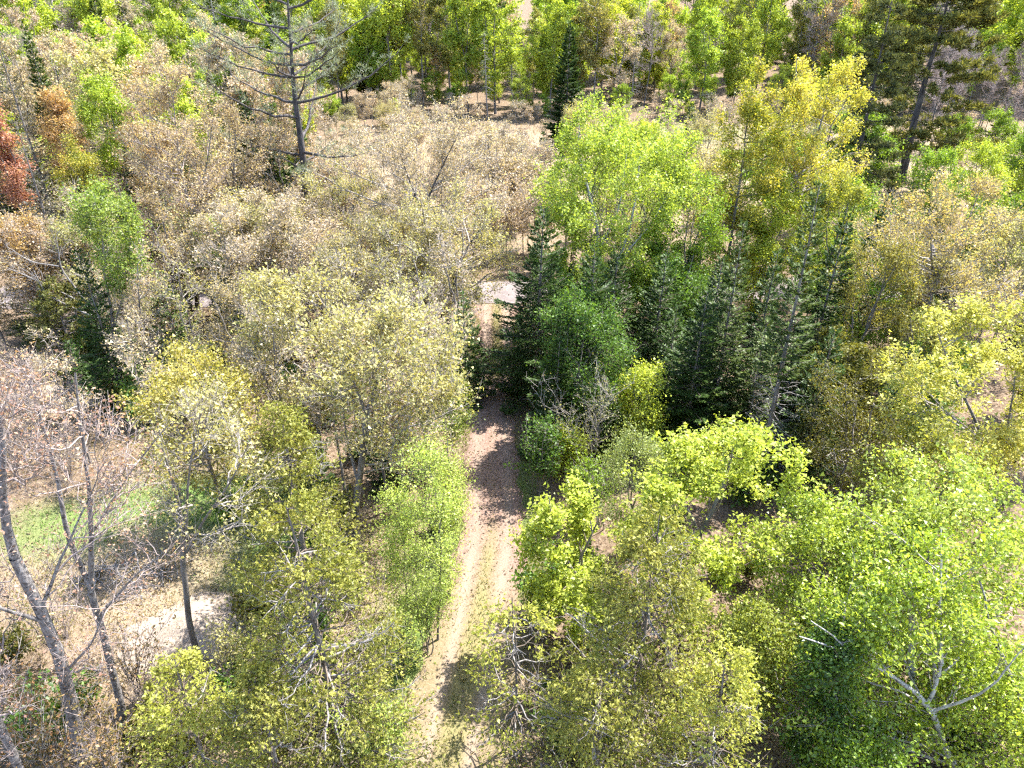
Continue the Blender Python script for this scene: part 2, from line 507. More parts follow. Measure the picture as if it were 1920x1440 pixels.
# ---- old white pines: long limbs with plates of needle tufts
def pine(seed, H, Rx, zb, r0, nl=34, tuft=0.28, ntuft=11, rise=(0.05, 0.5), bark='dark_bark', stems=None, nb=9, wid=0.05, pw=0.7, limb_r=0.055, nt=4):
    rng = np.random.default_rng(seed)
    st, lb, cr = Soup(), Soup(), Soup()
    T = wander(rng, stems or [(0, 0, -0.1), (rng.normal() * 0.15, 0, H * .45), (rng.normal() * .1, 0, H)], 16, 0.05)
    st.tube(T, np.linspace(r0, 0.03, 16) * np.where(np.arange(16) == 0, 1.35, 1), 12)
    zs = np.sort(zb + (H * 0.98 - zb) * rng.uniform(0, 1, nl) ** 0.9)
    az = rng.uniform(0, 6.28) + np.arange(nl) * 2.4 + rng.normal(size=nl) * 0.3
    u = (zs - zb) / (H - zb)
    L = Rx * (1 - u * 0.88) ** pw * rng.uniform(0.72, 1.12, nl) * np.clip(0.6 + 3 * u, 0.6, 1)
    hh = np.stack([np.cos(az), np.sin(az), np.zeros(nl)], 1)
    A = np.stack([np.interp(zs, T[:, 2], T[:, i]) for i in range(3)], 1)
    rs = rng.uniform(*rise, nl) * (0.5 + 0.9 * u)
    E = A + hh * L[:, None] + np.array([0, 0, 1.0]) * (L * rs)[:, None]
    C = A + hh * (L * 0.55)[:, None] + np.array([0, 0, 1.0]) * (L * (rs * 0.25 - 0.02))[:, None]
    LP = bez(A, C, E, 8)
    LP[:, 1:-1] += rng.normal(size=(nl, 6, 3)) * 0.06
    lb.tube(LP, (limb_r * (L / Rx) ** 0.8 + 0.015)[:, None] * np.linspace(1, 0.2, 8)[None], 6)
    t = rng.uniform(0.28, 1.0, (nl, nb)); t[:, 0] = 0.98
    p, tg = along(LP, t)
    side = nrm(np.cross(tg, np.array([0, 0, 1.0])))
    sg = rng.choice([-1.0, 1.0], (nl, nb, 1))
    dirn = nrm(tg * 0.9 + side * sg * rng.uniform(0.3, 1.0, (nl, nb, 1)) + np.array([0, 0, 0.22]) + rng.normal(size=(nl, nb, 3)) * 0.12)
    Lb = (L[:, None] * rng.uniform(0.16, 0.36, (nl, nb)) * (1.25 - 0.6 * t)).reshape(-1, 1)
    a = p.reshape(-1, 3); dd = dirn.reshape(-1, 3)
    BP = bez(a, a + dd * Lb * 0.5 + rng.normal(size=a.shape) * 0.05, a + dd * Lb + np.array([0, 0, 0.12]) * Lb, 4)
    lb.tube(BP, np.full((len(BP), 1), 0.020) * np.linspace(1, 0.4, 4)[None], 4)
    tt = rng.uniform(0.25, 1.0, (len(BP), nt)); tt[:, 0] = 0.99
    p, tg = along(BP, tt)
    p = p.reshape(-1, 3) + rng.normal(size=(len(BP) * nt, 3)) * np.array([0.16, 0.16, 0.05]); tg = tg.reshape(-1, 3)
    p = np.repeat(p, ntuft, 0); tg = np.repeat(tg, ntuft, 0)
    m = len(p)
    D = nrm(tg * 0.6 + unit(rng, m) * 0.9 + np.array([0, 0, 0.30]))
    LL = tuft * rng.uniform(0.6, 1.3, m)
    cr.add(*spikes(p, D, unit(rng, m), LL, np.full(m, wid * 1.3)))
    return [('trunk', st.build('trunk', bark, True), 0), ('branches', lb.build('branches', bark, True), 0), ('crown', cr.build('crown', 'needle'), 1)]

# ---- white cedars: a loose cone of hanging fans with silver dead boughs showing through
def cedar(seed, H, Rx, zb=0.4, r0=0.12, nl=90, nfan=60, lsz=0.17, ndead=26, pw=0.75, open_=0.35, fans=3):
    rng = np.random.default_rng(seed)
    st, lb, cr, dw = Soup(), Soup(), Soup(), Soup()
    T = wander(rng, [(0, 0, -0.1), (rng.normal() * 0.08, rng.normal() * 0.08, H * .5), (0, 0, H * 0.97)], 12, 0.03)
    st.tube(T, np.linspace(r0, 0.015, 12) * np.where(np.arange(12) == 0, 1.35, 1), 8)
    def boughs(n, zlo, zhi, lo, hi):
        z = zb + (H - zb) * rng.uniform(zlo, zhi, n)
        u = (z - zb) / (H - zb)
        az = rng.uniform(0, 6.28, n)
        L = Rx * np.clip((1 - u), 0.02, 1) ** pw * rng.uniform(lo, hi, n) + 0.15
        hh = np.stack([np.cos(az), np.sin(az), np.zeros(n)], 1)
        A = np.stack([np.interp(z, T[:, 2], T[:, i]) for i in range(3)], 1)
        E = A + hh * L[:, None] + np.array([0, 0, 1.0]) * (L * rng.uniform(-0.05, 0.35, n))[:, None]
        C = A + hh * (L * 0.6)[:, None] - np.array([0, 0, 1.0]) * (L * rng.uniform(0.05, 0.22, n))[:, None]
        return bez(A, C, E, 6) + np.concatenate([np.zeros((n, 1, 3)), rng.normal(size=(n, 5, 3)) * 0.035], 1), L
    BP, L = boughs(nl, 0.0, 0.97, 0.65, 1.12)
    lb.tube(BP, (0.008 + 0.011 * L)[:, None] * np.linspace(1, 0.3, 6)[None], 4)
    # side sprays
    nsd = 7
    t = rng.uniform(open_, 1.0, (nl, nsd))
    p, tg = along(BP, t)
    side = nrm(np.cross(tg, np.array([0, 0, 1.0]))) * rng.choice([-1.0, 1.0], (nl, nsd, 1))
    dd = nrm(tg * 0.8 + side * 0.8 + rng.normal(size=p.shape) * 0.25 + np.array([0, 0, 0.1]))
    Ls = np.clip(L[:, None] * rng.uniform(0.2, 0.5, (nl, nsd)), 0.2, 1.0)[..., None]
    a = p.reshape(-1, 3); e = (p + dd * Ls).reshape(-1, 3)
    SPr = np.stack([a, (a + e) / 2 + rng.normal(size=a.shape) * 0.02, e], 1)
    lb.tube(SPr[:, ::2], np.full((len(SPr), 2), 0.007) * [1, .5], 3)
    allP = SPr
    k = max(2, nfan // nsd)
    p, tg = along(allP, rng.uniform(0.05, 1.05, (len(allP), k)))
    p = p.reshape(-1, 3) + rng.normal(size=(len(allP) * k, 3)) * 0.11; tg = tg.reshape(-1, 3)
    m0 = len(p)
    Nn = unit(rng, m0); Nn[:, 2] *= 0.6
    main = nrm(tg * 0.7 + rng.normal(size=(m0, 3)) * 0.35 + np.array([0, 0, -0.45]))
    S = nrm(np.cross(main, Nn))
    for f in np.linspace(-0.7, 0.7, fans):
        D = main + S * f
        LL = lsz * rng.uniform(0.6, 1.35, m0) * (1 - 0.25 * abs(f))
        cr.add(*spikes(p, D, Nn, LL, LL * 0.46))
    # dead silver boughs
    DP, L = boughs(ndead, 0.05, 0.85, 0.75, 1.2)
    dw.tube(DP, (0.012 + 0.013 * L)[:, None] * np.linspace(1, 0.35, 6)[None], 4)
    q, tg = along(DP, rng.uniform(0.35, 1, (ndead, 10)))
    q = q.reshape(-1, 3); tg = tg.reshape(-1, 3)
    e = q + nrm(tg * 0.6 + unit(rng, len(q)) * 0.9) * rng.uniform(0.15, 0.6, (len(q), 1))
    dw.tube(np.stack([q, (q + e) / 2 + rng.normal(size=q.shape) * 0.04, e], 1), np.full((len(q), 3), 0.010) * [1, .8, .4], 3)
    return [('trunk', st.build('trunk', 'grey_bark', True), 0), ('branches', lb.build('branches', 'brown_twig', True), 0), ('dead_branches', dw.build('dead_branches', 'silver_wood', True), 0), ('crown', cr.build('crown', 'cedar_spray'), 1)]

# ---- many-stemmed shrubs and bare saplings
def shrub(seed, H, Rx, nst=7, ns=7, nt=5, nleaf=0, lsz=0.1, r0=0.025, bark='grey_bark', twigmat='tan_twig', leafmat='leaf', twig=0.35, up=0.6, jit=0.1, arch=0.2, tw_r=0.006, clump=0, lw=0.62):
    rng = np.random.default_rng(seed)
    st, lb, cr = Soup(), Soup(), Soup()
    az = rng.uniform(0, 6.28, nst)
    rr = Rx * rng.uniform(0.25, 1.0, nst) * 0.85
    h = H * rng.uniform(0.65, 1.0, nst) * (1 - 0.25 * rr / Rx)
    A = rng.normal(size=(nst, 3)) * 0.06; A[:, 2] = -0.05
    hh = np.stack([np.cos(az), np.sin(az), np.zeros(nst)], 1)
    E = A + hh * rr[:, None] + np.array([0, 0, 1.0]) * h[:, None]
    C = A + hh * (rr * (0.5 - arch))[:, None] + np.array([0, 0, 1.0]) * (h * 0.6)[:, None]
    P = bez(A, C, E, 8)
    P[:, 1:] += rng.normal(size=(nst, 7, 3)) * 0.03 * H / 3
    st.tube(P, (r0 * rng.uniform(0.6, 1.2, nst))[:, None] * np.linspace(1, 0.2, 8)[None], 5)
    t = rng.uniform(0.22, 1.0, (nst, ns))
    p, tg = along(P, t)
    dd = nrm(tg * 0.8 + unit(rng, nst * ns).reshape(nst, ns, 3) * 0.75 + np.array([0, 0, 0.2]))
    Lb = (H * rng.uniform(0.12, 0.3, (nst, ns)) * (1.2 - 0.6 * t))[..., None]
    a = p.reshape(-1, 3); e = (p + dd * Lb).reshape(-1, 3)
    BP = bez(a, (a + e) / 2 + rng.normal(size=a.shape) * 0.05, e, 4)
    lb.tube(BP, np.full((len(BP), 1), r0 * 0.4) * np.linspace(1, 0.45, 4)[None], 3)
    t = rng.uniform(0.15, 1.0, (len(BP), nt))
    p, tg = along(BP, t)
    dd = nrm(tg * 0.7 + unit(rng, len(BP) * nt).reshape(len(BP), nt, 3) * 0.8 + np.array([0, 0, 0.2]))
    a = p.reshape(-1, 3); e = a + dd.reshape(-1, 3) * (twig * rng.uniform(0.5, 1.3, len(a)))[:, None]
    TP = bez(a, (a + e) / 2 + rng.normal(size=a.shape) * 0.02, e, 3)
    lb.tube(TP[:, ::2], np.full((len(TP), 2), tw_r) * [1, .5], 3)
    if nleaf:
        p, tg = along(TP, rng.uniform(0.1, 1.05, (len(TP), nleaf)))
        p = p.reshape(-1, 3)
        if clump:
            p = np.repeat(p[rng.permutation(len(p))[:len(p) // clump]], clump, 0)
        p = p + rng.normal(size=p.shape) * jit
        m = len(p)
        D = unit(rng, m); D[:, 2] -= 0.15
        L = lsz * rng.uniform(0.6, 1.35, m)
        cr.add(*kites(p, D, nrm(unit(rng, m) + np.array([0, 0, up])), L, L * lw))
    return [('stems', st.build('stems', bark, True), 0), ('branches', lb.build('branches', twigmat, True), 0), ('crown', cr.build('crown', leafmat), 1)]

# ---- dead standing conifers: a grey pole with drooping bare boughs
def snag(seed, H, Rx, r0=0.12, nb=70, zb=1.0, bark='silver_wood', droop=0.35, nt=6):
    rng = np.random.default_rng(seed)
    st, lb = Soup(), Soup()
    T = wander(rng, [(0, 0, -0.1), (0.05, 0.05, H * .5), (rng.normal() * .1, 0, H)], 12, 0.03)
    st.tube(T, np.linspace(r0, 0.015, 12), 7)
    z = zb + (H - zb) * rng.uniform(0, 0.98, nb)
    u = (z - zb) / (H - zb)
    L = Rx * (1 - u) ** 0.6 * rng.uniform(0.3, 1.05, nb) + 0.15
    az = rng.uniform(0, 6.28, nb)
    hh = np.stack([np.cos(az), np.sin(az), np.zeros(nb)], 1)
    A = np.stack([np.interp(z, T[:, 2], T[:, i]) for i in range(3)], 1)
    up = np.array([0, 0, 1.0])
    E = A + hh * L[:, None] - up * (L * droop * rng.uniform(0.3, 1.4, nb))[:, None]
    C = A + hh * (L * 0.55)[:, None] + up * (L * 0.05)[:, None]
    P = bez(A, C, E, 5)
    lb.tube(P, (0.008 + 0.012 * L)[:, None] * np.linspace(1, 0.3, 5)[None], 3)
    q, tg = along(P, rng.uniform(0.25, 1, (nb, nt)))
    q = q.reshape(-1, 3)
    dd = nrm(tg.reshape(-1, 3) * 0.7 + unit(rng, len(q)) * 0.8 - up * 0.2)
    e = q + dd * rng.uniform(0.15, 0.55, (len(q), 1))
    lb.tube(np.stack([q, (q + e) / 2, e], 1), np.full((len(q), 3), 0.008) * [1, .8, .5], 3)
    return [('trunk', st.build('trunk', bark, True), 0), ('branches', lb.build('branches', bark, True), 0)]

# ------------------------------------------------------------------ ground, track, road
def sheet_material():
    m, n, l = new_mat('forest_floor')
    tc = n.new('ShaderNodeTexCoord')
    P = tc.outputs['Object']
    dry = n.new('ShaderNodeAttribute'); dry.attribute_name = 'dry'
    grn = n.new('ShaderNodeAttribute'); grn.attribute_name = 'green'
    f1, f2, f3 = noise(n, l, P, 5.0, 6.0, 0.7), noise(n, l, P, 0.5, 4.0), noise(n, l, P, 22.0, 3.0, 0.7)
    lit = ramp(n, [(0.28, (0.068, 0.044, 0.028)), (0.5, (0.152, 0.108, 0.072)), (0.72, (0.288, 0.224, 0.160))]); l.new(f1, lit.inputs[0])
    drg = ramp(n, [(0.25, (0.170, 0.120, 0.074)), (0.5, (0.264, 0.201, 0.135)), (0.75, (0.349, 0.283, 0.209))]); l.new(f3, drg.inputs[0])
    gr = ramp(n, [(0.3, (0.06, 0.11, 0.025)), (0.7, (0.17, 0.25, 0.06))]); l.new(f3, gr.inputs[0])
    wob = math_node(n, l, 'MULTIPLY', math_node(n, l, 'SUBTRACT', f2, 0.5), 0.9)
    dm = n.new('ShaderNodeClamp'); l.new(math_node(n, l, 'ADD', dry.outputs['Fac'], wob), dm.inputs[0])
    dmask = math_node(n, l, 'MULTIPLY', dm.outputs[0], dry.outputs['Fac'])
    c = mixc(n, l, dmask, lit.outputs[0], drg.outputs[0])
    gm = n.new('ShaderNodeClamp'); l.new(math_node(n, l, 'MULTIPLY', grn.outputs['Fac'], math_node(n, l, 'ADD', f2, 0.45)), gm.inputs[0])
    c = mixc(n, l, gm.outputs[0], c, gr.outputs[0])
    p = n.new('ShaderNodeBsdfPrincipled'); l.new(c, p.inputs['Base Color']); p.inputs['Roughness'].default_value = 0.95
    p.inputs['Specular IOR Level'].default_value = 0.1
    bp = n.new('ShaderNodeBump'); bp.inputs['Strength'].default_value = 0.9; bp.inputs['Distance'].default_value = 0.12
    l.new(math_node(n, l, 'ADD', f1, math_node(n, l, 'MULTIPLY', f3, 0.5)), bp.inputs['Height']); l.new(bp.outputs[0], p.inputs['Normal'])
    o = n.new('ShaderNodeOutputMaterial'); l.new(p.outputs[0], o.inputs['Surface'])
sheet_material()

def simple_ground(name, stops, scale, bump, big=None):
    m, n, l = new_mat(name)
    tc = n.new('ShaderNodeTexCoord')
    f = noise(n, l, tc.outputs['Object'], scale, 6.0, 0.7)
    r = ramp(n, stops); l.new(f, r.inputs[0])
    c = r.outputs[0]
    if big:
        f2 = noise(n, l, tc.outputs['Object'], big, 3.0)
        rb = ramp(n, [(0.3, 0.75), (0.7, 1.15)]); l.new(f2, rb.inputs[0])
        c = mixc(n, l, 1.0, c, rb.outputs[0], 'MULTIPLY')
    p = n.new('ShaderNodeBsdfPrincipled'); l.new(c, p.inputs['Base Color']); p.inputs['Roughness'].default_value = 0.95
    p.inputs['Specular IOR Level'].default_value = 0.12
    bp = n.new('ShaderNodeBump'); bp.inputs['Strength'].default_value = 0.8; bp.inputs['Distance'].default_value = bump
    l.new(f, bp.inputs['Height']); l.new(bp.outputs[0], p.inputs['Normal'])
    o = n.new('ShaderNodeOutputMaterial'); l.new(p.outputs[0], o.inputs['Surface'])
simple_ground('gravel', [(0.3, (0.129, 0.106, 0.099)), (0.55, (0.185, 0.156, 0.149)), (0.75, (0.243, 0.210, 0.200))], 9.0, 0.03, 0.7)
simple_ground('sand', [(0.3, (0.221, 0.168, 0.125)), (0.55, (0.307, 0.250, 0.197)), (0.75, (0.384, 0.322, 0.264))], 7.0, 0.10, 1.2)

def track_material():
    m, n, l = new_mat('track_soil')
    tc = n.new('ShaderNodeTexCoord')
    P = tc.outputs['Object']
    rut = n.new('ShaderNodeAttribute'); rut.attribute_name = 'rut'
    gra = n.new('ShaderNodeAttribute'); gra.attribute_name = 'grassy'
    f1, f2, f3 = noise(n, l, P, 11.0, 6.0, 0.7), noise(n, l, P, 0.8, 4.0), noise(n, l, P, 34.0, 3.0, 0.7)
    lit = ramp(n, [(0.3, (0.106, 0.061, 0.044)), (0.5, (0.187, 0.122, 0.096)), (0.72, (0.277, 0.204, 0.167))]); l.new(f1, lit.inputs[0])
    so = ramp(n, [(0.3, (0.187, 0.143, 0.102)), (0.7, (0.302, 0.245, 0.184))]); l.new(f3, so.inputs[0])
    dg = ramp(n, [(0.3, (0.122, 0.114, 0.044)), (0.7, (0.236, 0.204, 0.098))]); l.new(f3, dg.inputs[0])
    k = n.new('ShaderNodeClamp'); l.new(math_node(n, l, 'MULTIPLY', rut.outputs['Fac'], math_node(n, l, 'ADD', f2, 0.35)), k.inputs[0])
    c = mixc(n, l, k.outputs[0], lit.outputs[0], so.outputs[0])
    k2 = n.new('ShaderNodeClamp'); l.new(math_node(n, l, 'MULTIPLY', gra.outputs['Fac'], math_node(n, l, 'ADD', f2, 0.4)), k2.inputs[0])
    c = mixc(n, l, k2.outputs[0], c, dg.outputs[0])
    p = n.new('ShaderNodeBsdfPrincipled'); l.new(c, p.inputs['Base Color']); p.inputs['Roughness'].default_value = 0.95
    p.inputs['Specular IOR Level'].default_value = 0.1
    bp = n.new('ShaderNodeBump'); bp.inputs['Strength'].default_value = 0.9; bp.inputs['Distance'].default_value = 0.06
    l.new(f1, bp.inputs['Height']); l.new(bp.outputs[0], p.inputs['Normal'])
    o = n.new('ShaderNodeOutputMaterial'); l.new(p.outputs[0], o.inputs['Surface'])
track_material()

def set_attr(me, name, vals):
    a = me.attributes.new(name, 'FLOAT', 'POINT')
    a.data.foreach_set('value', np.ascontiguousarray(vals, np.float32))
def grid_mesh(name, X, Y, Z, mat):
    ny, nx = X.shape
    V = np.stack([X, Y, Z], -1).reshape(-1, 3)
    i = np.arange(ny - 1)[:, None] * nx + np.arange(nx - 1)[None]
    Q = np.stack([i, i + 1, i + nx + 1, i + nx], -1).reshape(-1, 4)
    return mesh_from(name, V, [Q], mat, True)
def blob(x, y, cx, cy, rx, ry):
    return np.exp(-(((x - cx) / rx) ** 2 + ((y - cy) / ry) ** 2) ** 2)

xs = np.concatenate([-np.geomspace(2500, 72, 22), np.arange(-70, 70.1, 1.6), np.geomspace(72, 2500, 22)])
ys = np.concatenate([-np.geomspace(2500, 12, 16), np.arange(-10, 140, 1.8), np.geomspace(141, 3200, 40)])
X, Y = np.meshgrid(xs, ys)
Z = ground_z(X, Y)
def dryness(x, y):
    d = blob(x, y, -14, 23.5, 9.5, 6.0) + blob(x, y, -2.0, 15, 5.5, 9.0) * 0.7 + blob(x, y, -10, 18, 5, 4)
    d = d + blob(x, y, 0, 88, 42, 34) + blob(x, y, 55, 100, 32, 30) + 0.8 * blob(x, y, -24, 34, 7, 4.5) + 0.7 * blob(x, y, -1.2, 44, 3.2, 9) + 0.6 * blob(x, y, 7.5, 15, 3.5, 3)
    return np.clip(d, 0, 1)
def greenness(x, y):
    g = blob(x, y, -14.0, 27.0, 5.0, 2.2) + blob(x, y, -9.6, 23.5, 2.6, 3.2) + blob(x, y, -0.6, 41.0, 1.9, 2.2) + 0.95 * blob(x, y, -4.3, 15, 1.7, 6) + 0.9 * blob(x, y, -3.2, 22.5, 0.9, 5) + 0.8 * blob(x, y, -20, 25, 3, 2)
    g = g + 0.7 * blob(x, y, 0.6, 26.5, 0.7, 6) + 0.5 * blob(x, y, 26, 112, 14, 8)
    return np.clip(g, 0, 1)
gm = grid_mesh('ground', X, Y, Z, 'forest_floor')
set_attr(gm, 'dry', dryness(X, Y).ravel())
set_attr(gm, 'green', greenness(X, Y).ravel())
tag(part('ground', gm, None), 'forest floor of brown leaf litter and dry grass', kind='structure')

def track_x(y):
    return np.interp(y, [-6, 13, 20, 25, 30, 36, 42, 50], [-2.6, -2.2, -1.3, -0.85, -1.0, -1.15, -0.95, -1.15])
def track_half(y):
    return np.interp(y, [-6, 14, 20, 28, 40, 47, 50], [2.5, 2.2, 1.6, 1.35, 1.2, 1.3, 2.0])
rng0 = np.random.default_rng(5)
ty = np.arange(-6, 49.9, 0.25)
tw = np.linspace(-1, 1, 25)
hw = track_half(ty) + 0.12 * np.sin(ty * 1.7) + 0.08 * np.sin(ty * 4.1 + 1)
TX = track_x(ty)[:, None] + tw[None] * hw[:, None]
TY = np.repeat(ty[:, None], 25, 1)
across = tw[None] * hw[:, None]
rutm = np.exp(-((np.abs(across) - 0.72) / 0.24) ** 2)
TZ = 0.035 - 0.03 * rutm - 0.027 * np.abs(tw[None]) ** 6 + 0.008 * np.sin(TX * 9 + TY * 5) * (1 - np.abs(tw[None]))
tm = grid_mesh('track', TX, TY, TZ, 'track_soil')
set_attr(tm, 'rut', (rutm * np.interp(TY, [-6, 22, 25, 60], [1, 1, 0.45, 0.8])).ravel())
gs = np.clip(np.exp(-(across / 0.34) ** 2) * np.interp(TY, [10, 24, 26, 38, 40, 50], [0.9, 0.8, 0.1, 0.1, 0.8, 0.9]) + np.interp(TY, [10, 19, 23], [0.8, 0.6, 0.0]) * (1 - rutm), 0, 1)
set_attr(tm, 'grassy', gs.ravel())
tag(part('track', tm, None), 'dirt track with two pale wheel ruts running between the trees', kind='structure')

rx = np.arange(-120, 120.1, 0.8)
rw = np.linspace(-1, 1, 13)
RX = np.repeat(rx[:, None], 13, 1)
RY = 52.2 + 0.004 * rx[:, None] * 4 + 0.5 * np.sin(rx[:, None] * 0.05) + rw[None] * (2.15 + 0.10 * np.sin(rx[:, None] * 0.9))
RZ = 0.035 + 0.05 * (1 - rw[None] ** 2) - 0.014 * np.exp(-((np.abs(rw[None]) - 0.42) / 0.1) ** 2) + 0 * RX
tag(part('road', grid_mesh('road', RX.T, RY.T, RZ.T, 'gravel'), None), 'pale gravel road crossing behind the trees', kind='structure')

# ---- sand heap and brush heaps in the clearing
def mound(name, cx, cy, ax, ay, h, mat, seed, label, cat):
    r = np.random.default_rng(seed)
    a = np.linspace(0, 2 * np.pi, 49)[:-1]
    t = np.linspace(0, 1, 14)
    lump = 1 + 0.10 * np.sin(3 * a + seed) + 0.07 * np.sin(5 * a + 2 * seed) + 0.04 * np.sin(11 * a)
    rr = t[:, None] * lump[None]
    x, y = rr * ax * np.cos(a)[None], rr * ay * np.sin(a)[None]
    z = h * (0.5 + 0.5 * np.cos(np.pi * t[:, None] ** 0.9)) * (1 + 0.18 * np.sin(2.3 * x + 1) * np.cos(1.9 * y)) + r.normal(size=x.shape) * 0.03 * h * (t[:, None] < 0.97)
    z[0] = z[0].mean(); z[-1] = -0.10
    V = np.stack([x, y, z], -1).reshape(-1, 3)
    i = np.arange(13)[:, None] * 48
    j = np.arange(48)[None]
    Q = np.stack([i + j, i + 48 + j, i + 48 + (j + 1) % 48, i + (j + 1) % 48], -1).reshape(-1, 4)
    o = part(name, mesh_from(name, V, [Q], mat, True), None)
    o.location = (cx, cy, float(ground_z(cx, cy)))
    return tag(o, label, cat)
p = spot(368, 1190)
mound('sand_heap', p[0], p[1], 2.7, 1.9, 0.55, 'sand', 3, 'low heap of pale sand behind the slim trunk in the clearing', 'sand heap')
p = spot(95, 745)
mound('sand_bank', p[0], p[1], 4.2, 2.0, 0.7, 'sand', 8, 'broad bank of pale sandy soil at the left edge behind bare brush', 'sand bank')

def stick_meshes(n):
    out = []
    for i in range(n):
        r = np.random.default_rng(900 + i)
        s = Soup()
        L = r.uniform(1.2, 2.6)
        P = wander(r, [(-L / 2, 0, 0), (0, r.normal() * 0.12, r.normal() * 0.06), (L / 2, 0, 0)], 7, 0.03)
        s.tube(P, np.linspace(0.03, 0.01, 7), 5)
        for k in range(5):
            a, _ = along(P[None], np.array([[r.uniform(0.3, 0.95)]]))
            a = a[0, 0]
            e = a + np.array([r.uniform(0.2, 0.5), r.choice([-1, 1]) * r.uniform(0.1, 0.4), r.uniform(-0.05, 0.3)])
            s.tube(np.stack([a, (a + e) / 2 + r.normal(size=3) * 0.03, e]), np.array([0.012, 0.009, 0.005]), 3)
        out.append(s.build('stick', 'silver_wood', True))
    return out
STICKS = stick_meshes(5)
def brush_heap(px, py, n, sx, sy, h, label, seed):
    r = np.random.default_rng(seed)
    x, y = spot(px, py)
    o = root('brush_heap', x, y)
    tag(o, label, 'brush heap')
    for i in range(n):
        c = part('stick', STICKS[i % 5], o)
        u = r.uniform(0, 1) ** 0.5
        a = r.uniform(0, 6.28)
        c.location = (sx * u * math.cos(a), sy * u * math.sin(a), 0.06 + h * (1 - u) * r.uniform(0.1, 1))
        c.rotation_euler = (r.normal() * 0.15, r.normal() * 0.2, r.uniform(0, 6.28))
        k = r.uniform(0.7, 1.3); c.scale = (k, k, k)
brush_heap(240, 1075, 34, 2.2, 1.1, 0.7, 'heap of cut grey branches lying in the dry clearing near the forked bare tree', 1)
brush_heap(110, 850, 26, 2.0, 1.0, 0.8, 'tangle of dark grey branches below the pale sand bank at left', 2)
brush_heap(520, 1095, 20, 1.6, 1.0, 0.6, 'scatter of silver branches beside the olive cedar and the slim trunk', 3)

# ---- loose ground cover
def blades(name, seed, pts, h, w, tint, label, mat='leaf'):
    r = np.random.default_rng(seed)
    n = len(pts)
    P = np.stack([pts[:, 0], pts[:, 1], ground_z(pts[:, 0], pts[:, 1]) + 0.01], 1)
    D = nrm(np.stack([r.normal(size=n) * 0.45, r.normal(size=n) * 0.45, np.ones(n)], 1))
    L = h * r.uniform(0.5, 1.4, n)
    V, F = kites(P, D, unit(r, n), L, w * r.uniform(0.7, 1.3, n), 0.06)
    return tag(part(name, mesh_from(name, V, [F], mat), None, tint), label, kind='stuff')
def scatter(seed, n, x0, x1, y0, y1, dens):
    r = np.random.default_rng(seed)
    p = np.stack([r.uniform(x0, x1, n), r.uniform(y0, y1, n)], 1)
    return p[r.uniform(size=n) < np.clip(dens(p[:, 0], p[:, 1]), 0, 1)]
def off_track(x, y):
    inside = (np.abs(x - track_x(y)) < track_half(y) * 0.95) & (y < 50)
    mid = np.abs(x - track_x(y)) < 0.35
    road = np.abs(y - 52.2 - 0.5 * np.sin(x * 0.05) - 0.016 * x) < 2.2
    return np.where(road, 0, np.where(inside & ~mid, np.interp(y, [14, 21, 24], [0.45, 0.25, 0.05]), np.where(inside, np.interp(y, [20, 25, 38, 42], [0.8, 0.05, 0.05, 0.6]), 1.0)))
near = scatter(11, 170000, -30, 14, 9, 56, lambda x, y: dryness(x, y) * off_track(x, y) * (1 - greenness(x, y)) * 0.85)
blades('dry_grass', 12, near, 0.22, 0.035, ((0.30, 0.25, 0.115), (0.37, 0.305, 0.175)), 'dry straw coloured grass of the clearings and track verges')
farp = scatter(13, 26000, -45, 80, 55, 132, lambda x, y: dryness(x, y))
blades('dead_meadow_grass', 14, farp, 0.55, 0.10, ((0.28, 0.23, 0.155), (0.34, 0.275, 0.21)), 'pale dead grass of the meadow beyond the gravel road')
gp = scatter(15, 90000, -28, 10, 8, 50, lambda x, y: greenness(x, y) * np.maximum(off_track(x, y), blob(x, y, -0.6, 41, 2, 2.4)))
blades('green_grass', 16, gp, 0.20, 0.035, ((0.10, 0.19, 0.035), (0.16, 0.27, 0.05)), 'fresh green grass patches in the clearing and along the track')
vp = scatter(19, 60000, -5.5, 3.0, 12, 50, lambda x, y: np.clip(blob(x, y, -0.7, 40.8, 2.2, 2.3) + 0.5 * np.exp(-((np.abs(x - track_x(y)) - track_half(y) - 0.1) / 0.35) ** 2) + 0.55 * np.exp(-((x - track_x(y)) / 0.3) ** 2) * np.interp(y, [14, 23, 26, 37, 40], [0.7, 0.6, 0.1, 0.15, 1.0]), 0, 1))
blades('verge_grass', 20, vp, 0.17, 0.03, ((0.11, 0.17, 0.03), (0.21, 0.21, 0.07)), 'short green grass growing along and between the wheel ruts')
lp = scatter(17, 38000, -30, 30, 9, 56, lambda x, y: np.where(np.abs(y - 52.2) < 2.3, 0.03, np.where((np.abs(x - track_x(y)) < 2) & (y < 24.5), 0.2, 0.75)))
r_ = np.random.default_rng(18)
lz = np.maximum(ground_z(lp[:, 0], lp[:, 1]), np.where((np.abs(lp[:, 0] - track_x(lp[:, 1])) < track_half(lp[:, 1])) & (lp[:, 1] < 50), 0.03, -9)) + 0.015
n_ = len(lp)
Dl = unit(r_, n_); Dl[:, 2] *= 0.2
V_, F_ = kites(np.stack([lp[:, 0], lp[:, 1], lz], 1), Dl, nrm(unit(r_, n_) * 0.5 + [0, 0, 1.0]), 0.11 * r_.uniform(0.6, 1.4, n_), 0.07 * r_.uniform(0.6, 1.4, n_), 0.2)
tag(part('leaf_litter', mesh_from('leaf_litter', V_, [F_], 'bud'), None, ((0.19, 0.125, 0.085), (0.30, 0.225, 0.175))), 'fallen brown leaves littering the track and forest floor', kind='stuff')
